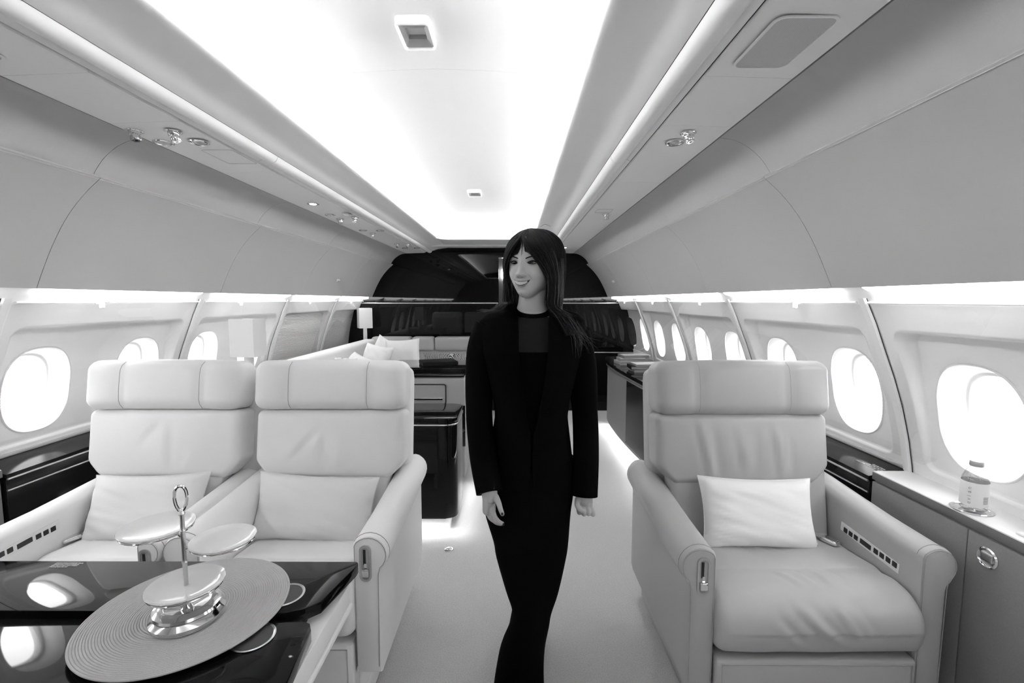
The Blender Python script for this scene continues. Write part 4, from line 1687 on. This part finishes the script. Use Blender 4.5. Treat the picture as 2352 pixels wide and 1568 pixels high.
# her left hand (right in the picture): loose fist
rbox(bm, (0.229, 1.452, 0.728), (0.027, 0.015, 0.026), 0.013, 6)
for q in range(4):
    x = 0.209 + 0.0145 * q
    z = 0.715 - (0.004, 0.0, -0.001, -0.008)[3 - q]
    finger([(x, 1.442, z), (x + 0.001, 1.428, z - 0.006), (x + 0.001, 1.430, z - 0.018 + 0.002 * q), (x, 1.446, z - 0.018 + 0.002 * q)], 0.0084, 0.0068)
finger([(0.205, 1.440, 0.745), (0.202, 1.427, 0.732), (0.210, 1.420, 0.720), (0.222, 1.419, 0.714)], 0.0095, 0.007)
body = plink('body', bm, SKIN, angle=180)
md = body.modifiers.new('remesh', 'REMESH')
md.mode = 'VOXEL'
md.voxel_size = 0.0023
md.use_smooth_shade = True
ms = body.modifiers.new('smooth', 'SMOOTH')
ms.factor = 0.5
ms.iterations = 2

# eyes, brows, mouth
for s_ in (-1, 1):
    def up(t):
        return 0.0050 * math.sin(PI * min(1, t * 1.05)) ** 0.8 if t < 0.95 else 0.0
    def xe(t):
        return s_ * (0.0175 + 0.027 * t)
    zb = lambda t: 0.0 + 0.0015 * t
    N = 20
    rows = []
    for i in range(N + 1):
        t = i / N
        h = 0.0048 * math.sin(PI * t) ** 0.75 if 0 < t < 1 else 0.0
        rows.append([face_pt(xe(t), zb(t) + v, 0.0028) for v in (h, h * 0.3, -h * 0.75)])
    bm = BM()
    loft(bm, rows, False)
    ey = plink('eye', bm, EYEW)
    bm = BM()
    rows = []
    for i in range(13):
        xx = -1 + 2 * i / 12
        t = 0.46 + xx * 0.0070 / 0.027 + (0.05 if s_ < 0 else -0.08)
        hh = 0.0048 * math.sin(PI * t) ** 0.75
        r = 0.0072 * math.sqrt(max(0, 1 - xx * xx))
        rows.append([face_pt(xe(t), zb(t) + v, 0.0033) for v in (min(r, hh), 0, max(-r, -hh * 0.75))])
    loft(bm, rows, False)
    plink('iris', bm, IRIS, ey)
    bm = BM()
    p = face_pt(xe(0.44), 0.0022, 0.0040)
    bmesh.ops.create_icosphere(bm, subdivisions=1, radius=0.0007, matrix=Matrix.Translation(p))
    plink('glint', bm, TEETH, ey)
    bm = BM()
    pts = []
    for i in range(N + 1):
        t = -0.03 + 1.12 * i / N
        h = 0.0052 * max(0, math.sin(PI * min(1, max(0, t)))) ** 0.75
        pts.append(face_pt(xe(t), zb(t) + h + (0.001 if t > 0.95 else 0), 0.0036))
    tube(bm, pts, lambda t: 0.0008 + 0.0013 * t * (1.15 - t) * 2.4, 6)
    plink('upper_eyelashes', bm, HAIR, ey)
    bm = BM()
    pts = [face_pt(xe(t), zb(t) - 0.0040 * math.sin(PI * t) ** 0.75, 0.0030) for t in [0.05 + 0.9 * i / 12 for i in range(13)]]
    tube(bm, pts, 0.0010, 5)
    plink('lower_eyelashes', bm, HAIR, ey)
    bm = BM()
    pts = [face_pt(s_ * (0.0135 + 0.034 * t), 0.0125 + 0.0062 * math.sin(PI * min(1, t * 0.72 + 0.02)) , 0.0006) for t in [i / 16 for i in range(17)]]
    tube(bm, pts, lambda t: 0.0027 * (0.75 + 0.25 * math.sin(PI * t)) * (1 - 0.6 * t ** 2), 8, flat=0.8)
    plink('eyebrow', bm, HAIR)
zu = lambda x: -0.0580 + 0.0065 * (x / 0.028) ** 2
zl = lambda x: -0.0700 + 0.0180 * (x / 0.028) ** 2
bm = BM()
loft(bm, [[face_pt(x, zu(x), 0.0012), face_pt(x, (zu(x) + zl(x)) / 2, 0.0012), face_pt(x, zl(x), 0.0012)] for x in [-0.028 + 0.056 * i / 24 for i in range(25)]], False)
mo = plink('mouth', bm, IRIS)
bm = BM()
tw = [0.0042, 0.0040, 0.0040, 0.0038, 0.0034]
for s_ in (-1, 1):
    x = 0.0001
    for q, w_ in enumerate(tw):
        xa, xb = x + 0.0002, x + w_ * 1.1 - 0.0002
        x += w_ * 1.1
        rows = []
        for k in range(5):
            xx = xa + (xb - xa) * k / 4
            top = zu(xx) - 0.0004
            bot = max(zl(xx) + 0.0008, zu(xx) - 0.0100 + 0.0008 * q) + 0.0006 * (2 * k / 4 - 1) ** 4
            rows.append([face_pt(s_ * xx, top, 0.0020), face_pt(s_ * xx, (top + bot) / 2, 0.0026), face_pt(s_ * xx, bot, 0.0022)])
        loft(bm, rows, False)
plink('teeth', bm, TEETH, mo)
bm = BM()
pts = [face_pt(x, zu(x) + 0.0012 + (0.0008 if 0.002 < abs(x) < 0.009 else 0), 0.0006) for x in [-0.0295 + 0.059 * i / 28 for i in range(29)]]
tube(bm, pts, lambda t: 0.0006 + 0.0017 * math.sin(PI * t) ** 0.8, 8)
plink('upper_lip', bm, LIP, mo)
bm = BM()
pts = [face_pt(x, zl(x) - 0.0020 * (1 - (x / 0.028) ** 2), 0.0006) for x in [-0.0275 + 0.055 * i / 28 for i in range(29)]]
tube(bm, pts, lambda t: 0.0006 + 0.0024 * math.sin(PI * t) ** 0.9, 8)
plink('lower_lip', bm, LIP, mo)
# smile creases
bm = BM()
for s_ in (-1, 1):
    tube(bm, [face_pt(s_ * (0.0195 + 0.0135 * math.sin(t * PI / 2)), -0.031 - 0.024 * t, -0.0002) for t in [i / 10 for i in range(11)]], lambda t: 0.0009 * math.sin(PI * (0.1 + 0.85 * t)), 6)
    tube(bm, [face_pt(s_ * (0.018 + 0.026 * t), -0.0085 + 0.002 * (2 * t - 1) ** 2, -0.0002) for t in [i / 10 for i in range(11)]], lambda t: 0.0007 * math.sin(PI * (0.05 + 0.9 * t)), 6)
plink('smile_lines', bm, LIP)
# nostrils
bm = BM()
for s_ in (-1, 1):
    rbox(bm, face_pt(s_ * 0.0075, -0.0435, 0.0002), (0.0028, 0.002, 0.0011), 0.001, 3)
plink('nostrils', bm, LIP)
# nails
bm = BM()
for p, d in (((-0.0342, 1.3392, 0.7435), 0.004), ((-0.0315, 1.3572, 0.7020), 0.003)):
    rbox(bm, p, (0.0034, 0.0016, 0.0042), 0.0015, 5)
plink('painted_nails', bm, NAIL)

# clothes -------------------------------------------------------------
def spline_rows(rows, n):
    P = catmull([(r[0], r[1], r[2]) for r in rows], n)
    Q = catmull([(r[3], r[4], 0) for r in rows], n)
    return [(p.x, p.y, p.z, q.x, q.y) for p, q in zip(P, Q)]
TR = spline_rows([(0.86, .055, .150, 1.505, .10), (.75, .05, .147, 1.49, .105), (.69, .046, .142, 1.48, .10), (.60, .056, .123, 1.46, .09), (.55, .057, .114, 1.45, .085), (.45, .060, .086, 1.43, .075),
                  (.385, .059, .064, 1.42, .066), (.33, .050, .064, 1.42, .065), (.25, .030, .072, 1.43, .07), (.15, .020, .080, 1.44, .075), (.035, .015, .090, 1.45, .095)], 4)
bm = BM()
loft(bm, [ell(z, xc, rx, yc, ry, 40, 2.1) for z, xc, rx, yc, ry in TR], True, True, True)
RL = spline_rows([(.72, .105, .080, 1.54, .085), (.5, .098, .072, 1.58, .07), (.36, .083, .056, 1.62, .06), (.30, .070, .054, 1.66, .055), (.2, .055, .058, 1.70, .06), (.05, .05, .075, 1.74, .08)], 4)
loft(bm, [ell(z, xc, rx, yc, ry, 40, 2.1) for z, xc, rx, yc, ry in RL], True, True, True)
plink('trousers', bm, CLOTH)
for x, y in ((0.015, 1.42), (0.05, 1.72)):
    bm = BM()
    rbox(bm, (x, y - 0.02, 0.026), (0.042, 0.125, 0.026), 0.024, 8, fn=lambda q, w: (q[0] * (1 - 0.35 * max(0, -w.y)), q[1], q[2] * (1 - 0.3 * max(0, -w.y))))
    plink('shoe', bm, CLOTH)
# inner top: closed tube up to a high round collar
bm = BM()
tp = [(1.330, .060, .062, 1.521, .062), (1.325, .060, .085, 1.519, .068), (1.30, .060, .125, 1.517, .082), (1.26, .06, .135, 1.513, .094), (1.222, .06, .138, 1.510, .100)]
loft(bm, [ell(*r, 56, 2.2) for r in tp], True)
plink('sheer_top', bm, SHEER)
bm = BM()
tube(bm, [(q[0], q[1], q[2] - 0.020 * max(0, (1.522 - q[1]) / 0.0565) ** 1.2) for q in ell(1.350, .061, .056, 1.520, .0600, 56)], 0.010, 10, closed=True, flat=1.0)
cl = plink('collar_band', bm, CLOTH)
bm = BM()
loft(bm, [ell(*r, 56, 2.2) for r in [(1.2225, .06, .139, 1.510, .101), (1.15, .06, .135, 1.51, .100), (1.0, .058, .12, 1.512, .09), (.86, .055, .14, 1.51, .098)]], True)
plink('bodice', bm, CLOTH)
# blazer body with an open front
bz = [  # z, xc, rx, yc, ry, half gap
    (1.366, .061, .075, 1.528, .058, .052), (1.352, .061, .110, 1.526, .070, .050), (1.338, .061, .150, 1.522, .085, .048), (1.318, .060, .172, 1.519, .098, .046), (1.29, .060, .176, 1.515, .108, .045), (1.22, .060, .168, 1.512, .113, .044),
    (1.12, .059, .140, 1.51, .112, .034), (1.03, .058, .120, 1.51, .108, .016), (.96, .057, .121, 1.51, .106, .002), (.86, .055, .136, 1.507, .109, .002), (.79, .053, .150, 1.505, .112, .006), (.745, .052, .146, 1.505, .112, .02)]
rows = []
for z, xc, rx, yc, ry, g in bz:
    a0 = math.asin(min(0.95, g / rx))
    ring = []
    n = 60
    for k in range(n + 1):
        a = -PI / 2 + a0 + (2 * PI - 2 * a0) * k / n
        c, s = math.cos(a), math.sin(a)
        e = 2.3
        ring.append((xc + rx * math.copysign(abs(c) ** (2 / e), c), yc + ry * math.copysign(abs(s) ** (2 / e), s), z))
    rows.append(ring)
bm = BM()
loft(bm, rows, False)
bmesh.ops.recalc_face_normals(bm, faces=bm.faces)
r_ = bmesh.ops.solidify(bm, geom=bm.faces[:], thickness=0.005)
# sleeves
tube(bm, catmull(SL, 8), lambda t: [0.060, 0.052, 0.043, 0.043, 0.041][min(4, int(t * 4))] * (1 - (t * 4 % 1)) + [0.060, 0.052, 0.043, 0.043, 0.041][min(4, int(t * 4) + 1)] * (t * 4 % 1), 28, caps=True)
tube(bm, catmull(SR, 8), lambda t: [0.060, 0.052, 0.042, 0.042, 0.042][min(4, int(t * 4))] * (1 - (t * 4 % 1)) + [0.060, 0.052, 0.042, 0.042, 0.042][min(4, int(t * 4) + 1)] * (t * 4 % 1), 28, caps=True)
bzr = plink('blazer', bm, CLOTH, angle=60)
for s_ in (-1, 1):
    bm = BM()
    rows = []
    for z, xc, rx, yc, ry, g in bz[1:8]:
        w_ = 0.018 + 0.030 * math.sin(PI * max(0, min(1, (1.36 - z) / 0.34)))
        def P_(u):
            k = min(0.98, abs(u) / rx)
            return yc - ry * (1 - k ** 2.3) ** (1 / 2.3)
        rows.append([(xc + s_ * g, P_(g) - 0.004, z), (xc + s_ * (g + w_ * 0.5), P_(g + w_ * 0.5) - 0.007, z), (xc + s_ * (g + w_), P_(g + w_) - 0.003, z)])
    loft(bm, rows, False)
    plink('lapel', bm, CLOTH, bzr)

# hair ------------------------------------------------------------------
FR = [(0.003, -0.060, 0.100), (0.006, -0.092, 0.070), (0.030, -0.096, 0.034), (0.058, -0.072, -0.008), (0.0690, -0.046, -0.045), (0.067, -0.034, -0.085), (0.064, -0.024, -0.125)]
MD = [(0.003, 0.000, 0.111), (0.040, -0.008, 0.103), (0.075, -0.010, 0.072), (0.090, -0.005, 0.020), (0.092, 0.000, -0.040), (0.092, 0.000, -0.090), (0.094, -0.002, -0.135)]
BK = [(0.003, 0.070, 0.104), (0.035, 0.090, 0.090), (0.060, 0.098, 0.055), (0.068, 0.100, 0.0), (0.066, 0.092, -0.060), (0.062, 0.085, -0.110), (0.060, 0.080, -0.140)]


def keyline(s_, t, shrink=1.0):
    out = []
    for a, b, c in zip(FR, MD, BK):
        A, B_, C_ = Vector(a), Vector(b), Vector(c)
        p = A * (1 - t) * (1 - 2 * t) + B_ * 4 * t * (1 - t) + C_ * t * (2 * t - 1)
        p = Vector((p.x * s_ * shrink, p.y * shrink, p.z * (shrink if p.z > 0 else 1)))
        out.append(HM @ p)
    return out


def tails(s_, t, rnd):
    if s_ > 0:   # right side of the picture: falls over the shoulder to the chest
        if t < 0.45:
            r1 = rnd.random()
            e = [(0.128 + 0.11 * t + 0.012 * r1, 1.425 + 0.10 * t, 1.330), (0.150 + 0.11 * t + 0.03 * r1, 1.395 + 0.05 * t, 1.275), (0.165 + 0.08 * t + 0.07 * r1 * r1, 1.386 + 0.03 * t, 1.235 - 0.05 * rnd.random() + 0.03 * r1)]
        else:
            e = [(0.150 + 0.03 * rnd.random(), 1.56 + 0.04 * t, 1.33), (0.16, 1.60 + 0.03 * t, 1.27), (0.165, 1.63, 1.20 + 0.04 * rnd.random())]
    else:
        if t < 0.4:
            e = [(-0.020 - 0.01 * rnd.random(), 1.440, 1.375), (-0.045 - 0.02 * rnd.random(), 1.425, 1.352), (-0.075 - 0.035 * rnd.random(), 1.425, 1.349 + 0.006 * rnd.uniform(-1, 1))]
        else:
            e = [(-0.010, 1.56, 1.36), (-0.02, 1.60 + 0.02 * t, 1.30), (-0.02 + 0.02 * rnd.random(), 1.625, 1.22)]
    return [Vector(p) for p in e]


rnd = random.Random(3)
bm = BM()
for s_ in (-1, 1):
    rows = []
    for i in range(25):
        t = i / 24
        rows.append(catmull(keyline(s_, t, 0.985) + [tails(s_, t, random.Random(1))[0]], 6))
    loft(bm, rows, False)
cap = plink('hair', bm, HAIR, angle=180)
so = cap.modifiers.new('thick', 'SOLIDIFY')
so.thickness = 0.004
bmd, bml = BM(), BM()
for s_ in (-1, 1):
    for k in range(620):
        t = rnd.random() ** 1.25
        kl = keyline(s_, t, 1.0 + rnd.uniform(-0.004, 0.022))
        tl = tails(s_, t, rnd)
        jit = Vector((rnd.uniform(-1, 1), rnd.uniform(-1, 1), 0)) * 0.007
        ph = rnd.uniform(0, 6.28)
        wv = Vector((0.0022 * math.cos(ph), 0.0022 * math.sin(ph), 0))
        pts = [p + jit * (0.15 + 0.85 * i / 6) * (1 if i > 1 else 0.3) + wv * math.sin(i * 1.7 + ph) * i / 6 for i, p in enumerate(kl)]
        light = rnd.random() < ((0.50 if 0.22 < t < 0.6 else 0.12) if s_ > 0 else 0.30)
        cut = rnd.choice([0, 1, 2] if light else [1, 2, 2])
        tl = [p + jit * 1.8 for p in tl]
        if cut:
            tl = tl[:-cut]
        pts = catmull(pts + tl, 5)
        r0 = rnd.uniform(0.0006, 0.0014)
        n0 = 0 if not light else int(len(pts) * rnd.uniform(0.25, 0.55))
        tube(bml if light else bmd, pts[n0:], lambda q: r0 * (1 - 0.8 * q ** 3) * (0.4 + 0.6 * min(1, q * 8)), 5)
# a few loose strands of the fringe over the forehead and a flyaway on top
fr_ = [(-0.001, 0.000, 0.022), (0.001, 0.004, 0.026)]
for k in range(70):
    u = k / 69
    fr_.append((-0.002 - 0.020 * u, -0.012 - 0.042 * u + rnd.uniform(-0.002, 0.002), 0.030 - 0.016 * u ** 0.6 + rnd.uniform(-0.004, 0.004)))
for k in range(60):
    u = k / 59
    fr_.append((0.002 + 0.020 * u, 0.014 + 0.034 * u + rnd.uniform(-0.002, 0.002), 0.036 - 0.022 * u + rnd.uniform(-0.004, 0.004)))
for x0, x1, z1 in fr_:
    pts = catmull([HM @ Vector((x0 * 0.3, -0.058, 0.102)), HM @ Vector((x0 * 0.8, -0.088, 0.076)), face_pt(x0 + (x1 - x0) * 0.35, 0.055, 0.0055), face_pt(x0 + (x1 - x0) * 0.75, 0.036, 0.0045), face_pt(x1, z1, 0.0035)], 5)
    tube(bmd, pts, lambda q: 0.0013 * (1 - 0.75 * q), 5)
pts = catmull([HM @ Vector((-0.01, 0.0, 0.118)), HM @ Vector((-0.02, -0.01, 0.128)), HM @ Vector((-0.035, -0.015, 0.126)), HM @ Vector((-0.045, -0.018, 0.112))], 6)
tube(bmd, pts, 0.0004, 5)
pts = catmull([HM @ Vector((0.02, 0.0, 0.118)), HM @ Vector((0.035, 0.0, 0.125)), HM @ Vector((0.055, -0.002, 0.118))], 6)
tube(bmd, pts, 0.0004, 5)
plink('hair_strands', bmd, HAIR, cap, angle=180)
plink('light_strands', bml, HAIRL, cap, angle=180)
